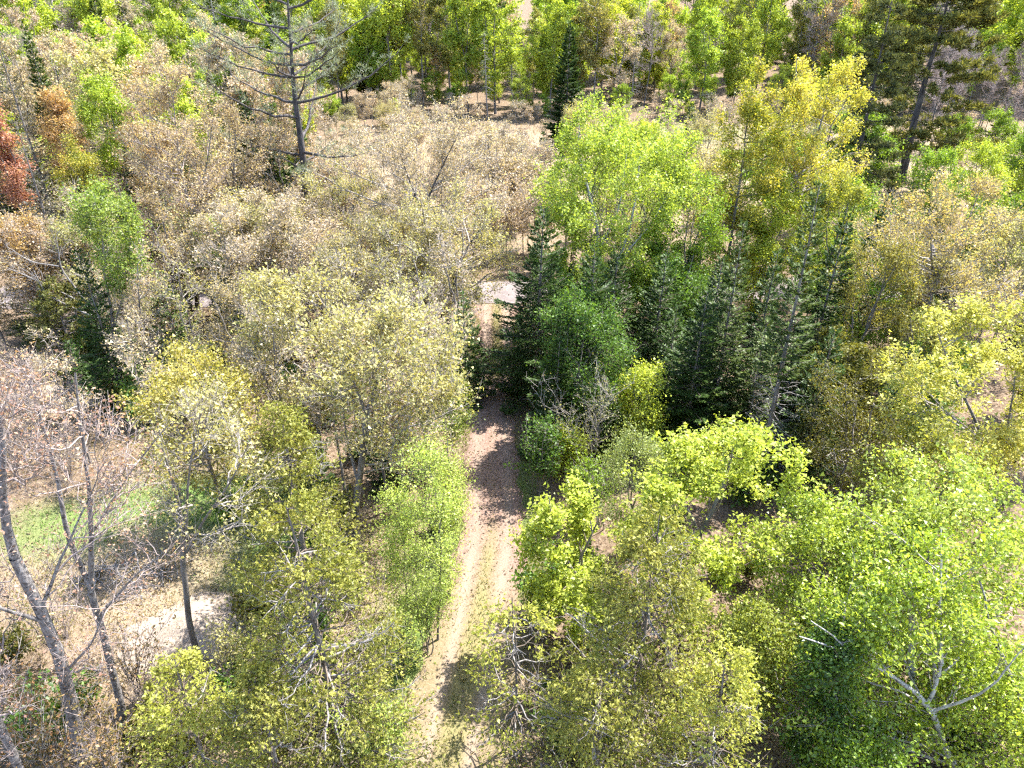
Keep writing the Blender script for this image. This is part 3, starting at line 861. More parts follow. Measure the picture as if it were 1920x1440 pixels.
# ------------------------------------------------------------------ leaf colours
LIME = ((0.27, 0.37, 0.035), (0.37, 0.45, 0.065))
LIME_Y = ((0.33, 0.40, 0.040), (0.42, 0.47, 0.070))
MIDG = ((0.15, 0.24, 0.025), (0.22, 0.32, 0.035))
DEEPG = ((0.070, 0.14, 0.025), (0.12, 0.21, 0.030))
FRESH = ((0.32, 0.42, 0.065), (0.43, 0.51, 0.12))
GOLD = ((0.42, 0.37, 0.055), (0.50, 0.42, 0.095))
YELL = ((0.42, 0.44, 0.075), (0.52, 0.48, 0.13))
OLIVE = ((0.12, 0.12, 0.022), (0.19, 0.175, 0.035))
TAN = ((0.43, 0.345, 0.235), (0.48, 0.39, 0.30))
TANY = ((0.38, 0.36, 0.11), (0.46, 0.41, 0.20))
ROSE = ((0.46, 0.34, 0.23), (0.48, 0.39, 0.24))
RUST = ((0.46, 0.26, 0.12), (0.46, 0.33, 0.15))
RED = ((0.38, 0.15, 0.11), (0.43, 0.24, 0.16))
SPRUCE = ((0.028, 0.056, 0.012), (0.060, 0.100, 0.022))
SPRUCE_G = ((0.048, 0.080, 0.018), (0.092, 0.125, 0.028))
GREYSP = ((0.085, 0.085, 0.060), (0.12, 0.11, 0.085))
PINE_S = ((0.17, 0.20, 0.125), (0.26, 0.285, 0.20))
PINE_O = ((0.09, 0.10, 0.028), (0.20, 0.19, 0.05))
CEDAR = ((0.20, 0.225, 0.035), (0.33, 0.315, 0.08))
CEDAR_B = ((0.37, 0.41, 0.060), (0.48, 0.47, 0.12))

def lay(cpx, base, ytop, ybot, wpx):
    """crown centre column, base row, crown top and bottom rows, crown width in the photo -> metres"""
    Yd = spot(960, base)[1]
    ym = (ytop + ybot) / 2
    c = upright(cpx, ym, Yd)
    g = float(ground_z(c[0], Yd))
    H = upright(cpx, ytop, Yd)[2] - g
    zb = max(0.2, upright(cpx, ybot, Yd)[2] - g)
    return c[0], Yd, H, zb, wpx / 2 / ppm(Yd, c[2])
SEED = [100]
def seed():
    SEED[0] += 1
    return SEED[0]

def leafy(name, label, cpx, base, ytop, ybot, wpx, tint, stems=None, r0=None, group=None, rz=0.0, cat='tree', **kw):
    x, y, H, zb, Rx = lay(cpx, base, ytop, ybot, wpx)
    g = float(ground_z(x, y))
    if stems is not None:
        x0 = upright(*stems[0][0][0][:2], y)[0]
        loc = []
        for pts, ra, rb in stems:
            q = []
            for t in pts:
                w = upright(t[0], t[1], y)
                q.append((w[0] - x0, (t[2] if len(t) > 2 else 0.0), w[2] - g))
            loc.append((q, ra, rb))
        loc[0][0][0] = (loc[0][0][0][0], 0, -0.1)
        kw['stems'] = loc
        kw['cx'] = x - x0
        x = x0
        r0 = r0 or stems[0][1]
    r0 = r0 or 0.012 * H + 0.02
    kw.setdefault('tri', y > 14.5)
    kw['lsz'] = kw.get('lsz', 0.13) * 0.75
    nlf = kw.get('nleaf', 8)
    kw['nleaf'] = nlf if nlf <= 5 else int(round(nlf * 1.25))      # budding crowns stay thin
    Rx = max(Rx - 0.5, 0.62 * Rx)                                  # boughs and twigs reach past the limb ends
    H = H - min(0.5, 0.08 * H)
    me = broadleaf(seed(), H, Rx, zb, r0, **kw)
    return plant(name, me, x, y, label, cat, group, 0.0, tint=tint)

def needle(fn, name, label, cpx, base, ytop, wpx, tint, ybot=None, cat='tree', group=None, dead_y=None, **kw):
    x, y, H, zb, Rx = lay(cpx, base, ytop, ybot or base, wpx)
    # the widest part sits low: size the radius at a quarter of the height
    Rx = wpx / 2 / ppm(y, H * 0.25)
    if ybot is None: zb = 0.35
    if dead_y:
        kw['dead_to'] = upright(cpx, dead_y, y)[2]
    me = fn(seed(), H, Rx, zb, **kw)
    return plant(name, me, x, y, label, cat, group, tint=tint)

# ================================================================== near trees, right of the track
BIG = dict(lsz=0.17, twig=0.5)
leafy('maple_tree', 'wide lime green maple with clustered leaves and a crooked grey trunk', 1345, 1175, 785, 1150, 400, LIME_Y,
      stems=[([(1285, 1180), (1290, 1110), (1300, 1050), (1312, 1000)], 0.13, 0.09), ([(1312, 1000), (1335, 960), (1380, 900, 0.8), (1400, 830, 1.0)], 0.08, 0.02), ([(1310, 1010), (1290, 940, -0.8), (1250, 870, -1.0)], 0.07, 0.02), ([(1300, 1050), (1370, 1000, -1.0), (1450, 930, -1.2)], 0.06, 0.02)],
      nl=46, ns=7, nt=6, nleaf=10, clump=3, jit=0.11, flat=0.3, up=1.3, leafmat='leaf', **BIG)
leafy('maple_tree', 'smaller lime maple leaning over the right edge of the track', 1085, 1215, 880, 1190, 250, LIME_Y, nl=34, ns=6, nt=6, nleaf=10, clump=3, jit=0.11, flat=0.3, up=1.3, r0=0.08, **BIG)
leafy('willow_tree', 'pale grey green willow rising behind the lime maples', 1185, 1040, 790, 1000, 190, ((0.22, 0.28, 0.07), (0.30, 0.34, 0.12)), nl=30, ns=6, nt=6, nleaf=9, lsz=0.12, lw=0.4, twigmat='green_twig', r0=0.06)
leafy('birch_tree', 'bright green birch with a forked white limb at the lower right corner', 1740, 1475, 1010, 1440, 520, LIME,
      stems=[([(1800, 1490), (1770, 1400), (1745, 1335), (1722, 1305)], 0.11, 0.085), ([(1722, 1305), (1690, 1280), (1630, 1243), (1560, 1214), (1495, 1195)], 0.07, 0.015), ([(1600, 1232), (1565, 1195), (1520, 1165)], 0.032, 0.012), ([(1735, 1325), (1752, 1285), (1765, 1245)], 0.06, 0.04), ([(1765, 1245), (1800, 1150, 1.0), (1820, 1060, 1.4)], 0.05, 0.015), ([(1745, 1335), (1820, 1250, -0.8), (1880, 1150, -1.0)], 0.05, 0.015)],
      nl=54, ns=6, nt=6, nleaf=8, lsz=0.15, bark='birch_bark', leafmat='glossy_leaf', shell=0.25, twigmat='tan_twig', cyo=1.3, env=(1.0, 0.7))
leafy('poplar_tree', 'broad bright green poplar filling the right edge above the white forked limb', 1760, 1270, 870, 1220, 430, ((0.28, 0.37, 0.045), (0.39, 0.45, 0.10)), nl=60, ns=7, nt=6, nleaf=8, lsz=0.15, leafmat='glossy_leaf', bark='pale_bark', r0=0.13)
leafy('poplar_tree', 'green poplar between the lime maple and the broken trunk', 1535, 1235, 920, 1220, 270, ((0.26, 0.36, 0.040), (0.36, 0.43, 0.08)), nl=44, ns=6, nt=6, nleaf=9, lsz=0.14, leafmat='glossy_leaf', r0=0.08)
leafy('poplar_tree', 'bright green low poplar in the lower right corner', 1890, 1480, 1230, 1460, 300, LIME, nl=36, ns=6, nt=6, nleaf=8, lsz=0.14, leafmat='glossy_leaf', bark='pale_bark', r0=0.07,
      stems=[([(1985, 1490), (1940, 1370), (1905, 1275), (1870, 1205)], 0.10, 0.04), ([(1905, 1275), (1885, 1200, 0.6), (1880, 1130, 0.9)], 0.04, 0.02)])
leafy('leafy_shrub', 'dark green leafy column at the edge of the bare patch at lower right', 1540, 1460, 1160, 1440, 130, DEEPG, cat='shrub', nl=40, ns=6, nt=5, nleaf=8, lsz=0.13, r0=0.05, leafmat='glossy_leaf')
leafy('leafy_shrub', 'low bright green bush along the bottom edge at right', 1610, 1560, 1380, 1540, 230, MIDG, cat='shrub', nl=36, ns=6, nt=6, nleaf=8, lsz=0.13, r0=0.05, leafmat='glossy_leaf')
leafy('leafy_shrub', 'yellow green bush between cedar and the white limb', 1420, 1330, 1120, 1310, 200, ((0.22, 0.27, 0.04), (0.30, 0.33, 0.07)), cat='shrub', nl=30, ns=6, nt=6, nleaf=8, lsz=0.13, r0=0.05)
leafy('yellow_maple_tree', 'golden yellow maple with a pale trunk at the right edge', 1800, 1010, 545, 900, 330, YELL,
      stems=[([(1868, 1010), (1858, 930), (1850, 870)], 0.13, 0.10), ([(1850, 870), (1832, 800), (1800, 720, 0.5), (1775, 640, 0.8)], 0.08, 0.02), ([(1850, 870), (1872, 790, -0.6), (1880, 690, -0.8)], 0.07, 0.02), ([(1840, 830), (1760, 760, -0.8), (1690, 690, -1.0)], 0.055, 0.015)],
      nl=46, ns=7, nt=6, nleaf=8, clump=3, lsz=0.17, jit=0.11, bark='pale_bark', twigmat='tan_twig', flat=0.3, up=1.2)
leafy('maple_tree', 'yellow green maple below the golden yellow maple', 1730, 1090, 760, 1040, 250, ((0.27, 0.29, 0.045), (0.34, 0.33, 0.08)), nl=36, ns=6, nt=6, nleaf=8, lsz=0.15, r0=0.08, twigmat='tan_twig')
leafy('tan_maple_tree', 'wide golden tan dome of a budding maple below the dark pine', 1770, 720, 300, 590, 340, ((0.40, 0.32, 0.10), (0.46, 0.36, 0.17)), nl=50, ns=8, nt=7, nleaf=5, lsz=0.15, twigmat='tan_twig', bark='pale_bark', r0=0.17, fork=0.55)
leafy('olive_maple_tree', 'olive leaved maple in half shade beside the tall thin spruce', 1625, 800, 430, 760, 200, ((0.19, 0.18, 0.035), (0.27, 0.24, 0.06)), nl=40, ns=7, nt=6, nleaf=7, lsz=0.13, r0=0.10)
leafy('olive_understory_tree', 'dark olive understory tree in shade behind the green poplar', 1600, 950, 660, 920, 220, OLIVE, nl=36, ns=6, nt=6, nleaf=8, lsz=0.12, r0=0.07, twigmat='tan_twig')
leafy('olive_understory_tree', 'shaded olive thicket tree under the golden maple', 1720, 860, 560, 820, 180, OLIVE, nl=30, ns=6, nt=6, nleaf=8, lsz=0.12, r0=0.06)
needle(spruce, 'spruce_tree', 'tall thin spruce with bare dead lower boughs on a grey pole', 1480, 910, 340, 150, SPRUCE_G, dead_y=700, r0=0.15, dens=1.5, per=6)
needle(spruce, 'spruce_tree', 'slender dark spruce in front of the yellow green tree', 1362, 830, 420, 140, SPRUCE_G, r0=0.11, dens=1.5)
needle(spruce, 'spruce_tree', 'bushy blue green spruce in the shade left of the thin spruces', 1305, 850, 545, 200, SPRUCE, r0=0.10, dens=1.7)
needle(spruce, 'spruce_tree', 'short dark spruce between lime sapling and bushy spruce', 1255, 810, 580, 140, SPRUCE, r0=0.08, dens=1.2)
needle(spruce, 'spruce_tree', 'young spruce at the foot of the tall thin spruce', 1415, 850, 600, 140, SPRUCE_G, r0=0.08, dens=1.1)
needle(spruce, 'fir_tree', 'dark layered fir overhanging the right side of the track', 1015, 735, 390, 240, SPRUCE, r0=0.16, dens=1.7, droop=0.12)
needle(spruce, 'fir_tree', 'dense dark fir beneath the pale trunked aspen', 1105, 805, 465, 250, SPRUCE, r0=0.15, dens=1.6, droop=0.15)
leafy('aspen_tree', 'large bright green aspen with a white forked trunk', 1172, 650, 190, 545, 375, ((0.28, 0.38, 0.045), (0.38, 0.45, 0.075)),
      stems=[([(1122, 660), (1124, 560), (1123, 480), (1120, 425)], 0.17, 0.12), ([(1120, 425), (1105, 360, 0.6), (1085, 290, 1.0), (1090, 240, 1.0)], 0.10, 0.02), ([(1126, 570), (1150, 510), (1175, 450), (1190, 390), (1200, 290)], 0.12, 0.03), ([(1160, 490), (1195, 450), (1225, 415), (1260, 350)], 0.07, 0.02), ([(1122, 470), (1160, 380, -0.8), (1170, 280, -1.2)], 0.07, 0.02)],
      nl=115, ns=8, nt=6, nleaf=7, lsz=0.18, bark='birch_bark', twigmat='green_twig', shell=0.3, cyo=1.3)
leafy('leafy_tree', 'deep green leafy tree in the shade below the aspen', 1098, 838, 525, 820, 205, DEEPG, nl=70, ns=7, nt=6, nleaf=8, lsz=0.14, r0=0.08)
leafy('poplar_tree', 'tall yellow green poplar right of the aspen', 1390, 590, 120, 520, 180, ((0.27, 0.32, 0.035), (0.40, 0.33, 0.055)), nl=60, ns=7, nt=6, nleaf=8, lsz=0.18, r0=0.14, nfork=1, twigmat='green_twig')
leafy('leafy_tree', 'green tree between the aspen and the tall poplar', 1300, 640, 300, 590, 150, MIDG, nl=40, ns=6, nt=6, nleaf=8, lsz=0.16, r0=0.09)
leafy('golden_maple_tree', 'golden topped maple with a pale many forked trunk', 1535, 560, 70, 420, 220, ((0.36, 0.39, 0.045), (0.52, 0.43, 0.095)),
      stems=[([(1512, 560), (1505, 460), (1497, 370), (1491, 330)], 0.20, 0.14), ([(1491, 330), (1484, 260), (1490, 180), (1495, 110)], 0.10, 0.02), ([(1493, 340), (1520, 285), (1545, 215), (1555, 140)], 0.10, 0.02), ([(1491, 335), (1462, 270), (1455, 200)], 0.07, 0.02), ([(1505, 310), (1560, 250, 0.8), (1600, 190, 1.0)], 0.06, 0.02)],
      nl=60, ns=7, nt=6, nleaf=7, lsz=0.19, bark='pale_bark', twigmat='tan_twig', shell=0.35)
leafy('leafy_tree', 'yellow green tree under the golden topped maple', 1560, 620, 300, 560, 150, ((0.25, 0.29, 0.035), (0.33, 0.33, 0.06)), nl=40, ns=6, nt=6, nleaf=8, lsz=0.16, r0=0.08)
leafy('leafy_tree', 'yellow green tree filling the space left of the golden maple trunk', 1450, 585, 310, 540, 150, LIME_Y, nl=40, ns=6, nt=6, nleaf=8, lsz=0.16, r0=0.08)
leafy('leafy_tree', 'mid green tree right of the golden maple trunk', 1590, 545, 300, 500, 130, MIDG, nl=36, ns=6, nt=6, nleaf=8, lsz=0.16, r0=0.08)
leafy('lime_sapling', 'vivid lime sapling in front of the dark spruces', 1205, 870, 660, 830, 130, LIME_Y, nl=26, ns=6, nt=5, nleaf=9, lsz=0.14, clump=3, r0=0.05)
leafy('lime_sapling', 'small lime sapling beside the bare bush at the track', 1062, 905, 790, 890, 75, LIME_Y, nl=16, ns=5, nt=5, nleaf=8, lsz=0.13, clump=3, r0=0.03)

def bush(name, label, cpx, base, ytop, wpx, tint=None, cat='shrub', group=None, **kw):
    x, y, H, zb, Rx = lay(cpx, base, ytop, base, wpx)
    return plant(name, shrub(seed(), H, Rx, **kw), x, y, label, cat, group, tint=tint)
bush('bare_sapling', 'thin grey leafless sapling at the shaded right edge of the track', 1035, 885, 640, 80, nst=2, ns=14, nt=4, r0=0.035, twig=0.3, twigmat='tan_twig')
bush('bare_bush', 'leafless cream coloured bush between fir and lime maple', 1105, 905, 650, 170, ((0.30, 0.30, 0.12), (0.36, 0.34, 0.18)), nst=9, ns=10, nt=5, nleaf=2, lsz=0.09, r0=0.03, twig=0.4, twigmat='tan_twig', tw_r=0.008)
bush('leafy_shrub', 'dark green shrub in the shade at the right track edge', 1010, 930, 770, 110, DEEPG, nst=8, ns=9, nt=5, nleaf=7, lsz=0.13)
bush('leafy_shrub', 'green shrub below the leafless cream bush', 1130, 990, 840, 170, MIDG, nst=8, ns=9, nt=5, nleaf=6, lsz=0.12)

# ================================================================== tall pines and spruces on the right
x, y, H, zb, Rx = lay(1745, 345, -60, 310, 330)
plant('pine_tree', pine(41, H, Rx, zb, 0.50, nl=62, tuft=0.60, ntuft=12, rise=(-0.05, 0.22), nb=11, wid=0.13, nt=5), x, y, 'huge dark olive pine with flat needle plates towering at the right', 'tree', tint=PINE_O)
x, y, H, zb, Rx = lay(1632, 440, -10, 380, 165)
plant('pine_tree', pine(42, H, Rx, zb, 0.26, nl=52, tuft=0.42, ntuft=11, rise=(-0.12, 0.15), nb=9, wid=0.09, nt=4), x, y, 'narrower dark pine just left of the huge olive pine', 'tree', tint=((0.06, 0.075, 0.035), (0.11, 0.115, 0.04)))
needle(spruce, 'spruce_tree', 'dark pointed spruce standing alone before the far forest edge', 1065, 285, 40, 92, SPRUCE, r0=0.2, lsz=0.38, dens=1.0, per=7)
needle(spruce, 'fir_tree', 'dark fir in the mass beneath the middle of the aspen', 1150, 725, 465, 190, SPRUCE, r0=0.12, dens=1.5)
needle(spruce, 'fir_tree', 'dark fir beneath the right side of the aspen', 1235, 745, 480, 180, SPRUCE, r0=0.12, dens=1.5)
leafy('leafy_tree', 'deep green tree closing the gap under the aspen', 1265, 690, 430, 670, 150, DEEPG, nl=40, ns=6, nt=6, nleaf=7, lsz=0.16, r0=0.08)
needle(spruce, 'fir_tree', 'low dark fir at the shaded right edge of the track', 1045, 860, 640, 130, SPRUCE, r0=0.07, dens=1.5)
needle(spruce, 'spruce_tree', 'dark spruce filling the gap right of the tall thin spruce', 1545, 790, 405, 150, SPRUCE, r0=0.13, dens=1.6)
needle(spruce, 'spruce_tree', 'dark spruce behind the bushy blue green one', 1335, 760, 480, 130, SPRUCE, r0=0.11, dens=1.6)
needle(spruce, 'spruce_tree', 'narrow dark spruce between the two thin spruces', 1428, 790, 470, 120, SPRUCE, r0=0.11, dens=1.6)
needle(spruce, 'spruce_tree', 'broad dark spruce low in the shade behind the lime maple', 1530, 900, 620, 170, SPRUCE, r0=0.10, dens=1.5)
needle(spruce, 'young_spruce', 'little dark spruce between the track gap and the aspen crown', 1018, 322, 252, 28, SPRUCE, r0=0.06, lsz=0.3)
needle(spruce, 'young_spruce', 'little spruce in the meadow above the right of the aspen', 1292, 300, 195, 36, SPRUCE, r0=0.07, lsz=0.32)
needle(spruce, 'young_spruce', 'small dark spruce at the right edge beside the huge pine', 1882, 262, 185, 50, SPRUCE, r0=0.07, lsz=0.35)
needle(spruce, 'young_spruce', 'slim spruce at the right edge above the tan maple', 1905, 420, 290, 50, SPRUCE_G, r0=0.07, lsz=0.28)

# ================================================================== near trees, left of the track
leafy('bare_maple_tree', 'leafless maple with a thick leaning trunk in the lower left corner', 60, 1480, 640, 1240, 420, ((0.38, 0.20, 0.15), (0.42, 0.28, 0.20)),
      stems=[([(172, 1485), (150, 1400), (105, 1200), (60, 1110), (28, 1045)], 0.20, 0.13), ([(28, 1045), (10, 960), (6, 850), (-10, 700)], 0.12, 0.03), ([(75, 1140), (110, 1040, 0.5), (150, 940, 0.9)], 0.05, 0.012), ([(90, 1170), (20, 1090, -0.8), (-60, 980, -1.2)], 0.06, 0.015), ([(120, 1260), (190, 1180, -0.5), (230, 1090, -0.8)], 0.045, 0.012)],
      nl=34, ns=6, nt=5, nleaf=2, lsz=0.10, bark='pale_bark', twigmat='rose_twig', tw_r=0.006, limb_r=0.14, leafmat='bud', twig=0.6)
leafy('bare_maple_tree', 'slim forked leafless maple in front of the dry clearing', 150, 1380, 600, 1150, 300, ((0.40, 0.22, 0.15), (0.42, 0.30, 0.18)),
      stems=[([(243, 1385), (190, 1180), (168, 1095)], 0.125, 0.09), ([(168, 1095), (125, 1000), (98, 860), (55, 700)], 0.085, 0.02), ([(168, 1095), (172, 960), (155, 840), (138, 690)], 0.085, 0.02), ([(165, 1000), (225, 900, 0.6), (290, 820, 0.8)], 0.04, 0.012), ([(185, 1150), (260, 1050, -0.6), (330, 990, -0.8)], 0.04, 0.012)],
      nl=32, ns=6, nt=5, nleaf=2, lsz=0.10, bark='pale_bark', twigmat='rose_twig', tw_r=0.006, limb_r=0.18, leafmat='bud', twig=0.5)
leafy('slim_maple_tree', 'slim maple with thin yellow leaves standing before the sand heap', 385, 1255, 690, 1010, 270, TANY,
      stems=[([(380, 1262), (358, 1190), (347, 1100), (346, 1020)], 0.11, 0.085), ([(346, 1020), (335, 930), (305, 850), (290, 760)], 0.055, 0.015), ([(346, 1020), (353, 900), (375, 780)], 0.055, 0.015), ([(350, 1035), (392, 960), (440, 890), (470, 820)], 0.05, 0.015)],
      nl=26, ns=6, nt=5, nleaf=3, lsz=0.14, bark='grey_bark', twigmat='tan_twig')
leafy('bare_maple_tree', 'pale trunk leaning out of the bottom left corner', -40, 1560, 1100, 1400, 220, ((0.38, 0.20, 0.15), (0.42, 0.28, 0.20)),
      stems=[([(90, 1560), (35, 1440), (0, 1360), (-40, 1250)], 0.15, 0.08)], nl=18, ns=5, nt=4, nleaf=1, lsz=0.09, bark='pale_bark', twigmat='rose_twig', leafmat='bud')
leafy('yellow_maple_tree', 'yellow green maple at the back of the clearing', 370, 985, 630, 900, 290, ((0.36, 0.34, 0.055), (0.42, 0.36, 0.12)), nl=46, ns=7, nt=6, nleaf=6, clump=3, lsz=0.15, twigmat='tan_twig', r0=0.10)
bush('bare_bush', 'silvery leafless bush in the green patch of the clearing', 315, 1010, 800, 170, nst=9, ns=8, nt=5, r0=0.035, bark='silver_wood', twigmat='silver_wood', twig=0.35, tw_r=0.008)
CD = dict(lsz=0.112)
needle(cedar, 'cedar_tree', 'olive cedar with a rounded top beside the clearing', 560, 1165, 755, 300, CEDAR, nl=120, nfan=98, r0=0.15, ndead=26, **CD)
needle(cedar, 'cedar_tree', 'large drooping olive cedar with silver dead boughs at lower left', 588, 1470, 930, 350, CEDAR, nl=150, nfan=98, r0=0.18, ndead=40, pw=0.6, open_=0.45, **CD)
needle(cedar, 'cedar_tree', 'bright yellow green young cedar under the sand heap', 370, 1500, 1225, 260, CEDAR_B, nl=80, nfan=77, r0=0.08, ndead=8, lsz=0.105)
needle(cedar, 'cedar_tree', 'low olive cedar spreading along the bottom edge left of the track', 520, 1580, 1260, 330, CEDAR, nl=90, nfan=77, r0=0.09, ndead=22, lsz=0.105)
needle(cedar, 'cedar_tree', 'small open cedar with a thin bare stem in the middle of the bottom', 960, 1400, 1110, 190, CEDAR_B, nl=44, nfan=36, r0=0.05, ndead=16, open_=0.55, pw=0.5, lsz=0.13)
needle(cedar, 'cedar_tree', 'olive brown cedar with a grey stem in front of the lime maples', 1205, 1440, 945, 350, CEDAR, nl=130, nfan=98, r0=0.14, ndead=30, pw=0.6, **CD)
needle(cedar, 'cedar_tree', 'broad yellow olive cedar at the bottom edge right of the track', 1115, 1570, 1250, 290, CEDAR, nl=90, nfan=77, r0=0.08, ndead=22, lsz=0.105, pw=0.6)
needle(cedar, 'cedar_tree', 'yellow green cedar at the bottom edge beside the bare patch', 1330, 1560, 1200, 270, CEDAR_B, nl=90, nfan=77, r0=0.08, ndead=18, lsz=0.105)
leafy('birch_sapling', 'pale green feathery birch on the left verge of the track', 805, 1200, 805, 1160, 150, FRESH, nl=38, ns=6, nt=5, nleaf=6, lsz=0.09, nfork=1, r0=0.05, twigmat='green_twig')
leafy('birch_sapling', 'second pale green birch squeezed between cedar and verge birch', 755, 1180, 900, 1150, 110, FRESH, nl=30, ns=6, nt=5, nleaf=8, lsz=0.085, nfork=1, r0=0.04, twigmat='green_twig')
leafy('birch_sapling', 'young pale green birch where the track enters the shade', 842, 1030, 790, 1000, 80, FRESH, nl=24, ns=5, nt=5, nleaf=8, lsz=0.09, nfork=1, r0=0.035, twigmat='green_twig')
bush('leafy_shrub', 'pale green bush at the foot of the verge birch', 795, 1225, 1070, 110, FRESH, nst=7, ns=7, nt=5, nleaf=4, lsz=0.08, twigmat='green_twig')
bush('leafy_shrub', 'small pale green bush hugging the left edge of the track', 838, 1120, 1000, 70, FRESH, nst=6, ns=7, nt=5, nleaf=4, lsz=0.08, twigmat='green_twig')
bush('leafy_shrub', 'pale green bush between the drooping cedar and the track', 745, 1270, 1120, 100, FRESH, nst=7, ns=7, nt=5, nleaf=4, lsz=0.08, twigmat='green_twig')
bush('leafy_shrub', 'pale green bush where the track edge meets the shade', 852, 985, 860, 60, FRESH, nst=6, ns=7, nt=5, nleaf=4, lsz=0.09, twigmat='green_twig')
bush('leafy_shrub', 'pale fresh green bush at the bottom edge left of the track', 715, 1510, 1275, 170, FRESH, nst=9, ns=9, nt=5, nleaf=6, lsz=0.09, twigmat='green_twig')
bush('leafy_shrub', 'dark shrub with rusty leaves at the left edge below the leaning trunk', 50, 1500, 1200, 190, ((0.13, 0.13, 0.035), (0.30, 0.15, 0.08)), nst=10, ns=9, nt=5, nleaf=4, lsz=0.11)
bush('leafy_shrub', 'brown twiggy shrub between the two leafless maples', 200, 1530, 1290, 170, ((0.22, 0.20, 0.05), (0.34, 0.20, 0.11)), nst=10, ns=9, nt=5, nleaf=3, lsz=0.10, twigmat='rose_twig')
bush('leafy_shrub', 'rusty tan shrub beside the forked leafless maple and sand heap', 225, 1330, 1140, 190, ((0.34, 0.27, 0.12), (0.40, 0.24, 0.15)), nst=10, ns=9, nt=5, nleaf=2, lsz=0.10, twigmat='rose_twig')
bush('leafy_shrub', 'grey tan shrub behind the thick leaning trunk', 70, 1250, 1040, 190, ((0.30, 0.28, 0.10), (0.38, 0.28, 0.16)), nst=10, ns=9, nt=5, nleaf=2, lsz=0.10, twigmat='rose_twig')
bush('leafy_shrub', 'tan shrub to the right of the sand heap under the cedar', 440, 1290, 1150, 130, TANY, nst=9, ns=9, nt=5, nleaf=3, lsz=0.10)

# ---- the budding maples on the left
MT = dict(twigmat='tan_twig', tw_r=0.009, tri=True)
leafy('budding_maple_tree', 'yellow tan budding maple with twin grey trunks beside the shaded track', 725, 1005, 515, 860, 330, TANY,
      stems=[([(668, 1010), (670, 920), (682, 830), (690, 765)], 0.16, 0.12), ([(690, 765), (715, 690), (740, 610)], 0.085, 0.02), ([(688, 780), (650, 690), (640, 610)], 0.075, 0.02), ([(685, 810), (760, 740, -0.7), (830, 720, -1.0)], 0.05, 0.012), ([(672, 905), (640, 820, 0.6), (630, 720, 0.9)], 0.07, 0.02)],
      nl=60, ns=8, nt=6, nleaf=5, lsz=0.17, bark='grey_bark', shell=0.3, **MT)
leafy('budding_maple_tree', 'yellow tan budding maple behind the rounded olive cedar', 555, 890, 480, 780, 270, TANY,
      stems=[([(600, 900), (598, 800), (592, 720)], 0.13, 0.09), ([(592, 720), (560, 640), (540, 560)], 0.07, 0.02), ([(592, 720), (610, 630, 0.6), (600, 550, 0.9)], 0.07, 0.02)], nl=48, ns=8, nt=6, nleaf=5, lsz=0.17, bark='pale_bark', **MT)
leafy('budding_maple_tree', 'leaning budding maple whose trunk tilts right towards the gravel road', 850, 640, 330, 570, 250, TANY,
      stems=[([(838, 650), (842, 580), (855, 510)], 0.17, 0.13), ([(855, 510), (880, 455), (925, 395)], 0.09, 0.02), ([(850, 530), (835, 450), (810, 390)], 0.08, 0.02)], nl=48, ns=8, nt=7, nleaf=5, lsz=0.15, bark='dark_bark', **MT)
leafy('budding_maple_tree', 'great pale tan budding maple right of the sparse pine', 790, 570, 170, 500, 350, TAN,
      stems=[([(798, 580), (796, 480), (792, 400)], 0.20, 0.14), ([(792, 400), (760, 320), (740, 240)], 0.10, 0.02), ([(792, 400), (825, 320, 0.6), (860, 250, 0.9)], 0.10, 0.02)], nl=84, ns=8, nt=7, nleaf=5, lsz=0.15, bark='dark_bark', shell=0.15, **MT)
leafy('budding_maple_tree', 'pinkish tan budding maple left of the leaning one', 500, 650, 330, 610, 270, TAN, nl=60, ns=8, nt=7, nleaf=5, lsz=0.16, r0=0.14, **MT)
leafy('budding_maple_tree', 'tan budding maple directly below the sparse pine trunk', 640, 560, 300, 540, 220, TANY, nl=46, ns=8, nt=7, nleaf=5, lsz=0.16, r0=0.13, **MT)
leafy('budding_maple_tree', 'greyish tan budding maple in the middle of the left group', 680, 690, 400, 640, 230, ((0.27, 0.26, 0.10), (0.36, 0.30, 0.16)), nl=46, ns=8, nt=6, nleaf=5, lsz=0.15, r0=0.13, **MT)
leafy('budding_maple_tree', 'budding maple with olive tan twigs at the left front of the group', 450, 790, 500, 740, 200, ((0.33, 0.28, 0.11), (0.40, 0.31, 0.18)), nl=40, ns=7, nt=6, nleaf=5, lsz=0.13, r0=0.10, **MT)
leafy('budding_maple_tree', 'pale tan crown just left of the gap over the gravel road', 930, 440, 225, 420, 130, TAN, nl=36, ns=8, nt=6, nleaf=5, lsz=0.19, r0=0.11, **MT)
needle(spruce, 'fir_tree', 'dark fir bush at the left edge of the track near the road', 872, 745, 555, 110, SPRUCE, r0=0.07, dens=1.3)
needle(spruce, 'fir_tree', 'small dark fir under the budding maple twin trunks', 735, 900, 690, 120, SPRUCE, r0=0.07, dens=1.1)
leafy('leafy_shrub', 'fresh green shrub under the dark fir at the track edge', 845, 860, 690, 840, 90, ((0.16, 0.23, 0.035), (0.25, 0.29, 0.06)), cat='shrub', nl=24, ns=5, nt=5, nleaf=7, lsz=0.11, r0=0.03)
bush('leafy_shrub', 'yellow tan shrub under the twin trunked budding maple', 790, 950, 770, 140, TANY, nst=9, ns=9, nt=5, nleaf=4, lsz=0.11)
bush('leafy_shrub', 'olive shrub in the shade left of the twin grey trunks', 560, 950, 800, 150, OLIVE, nst=9, ns=9, nt=5, nleaf=4, lsz=0.11)

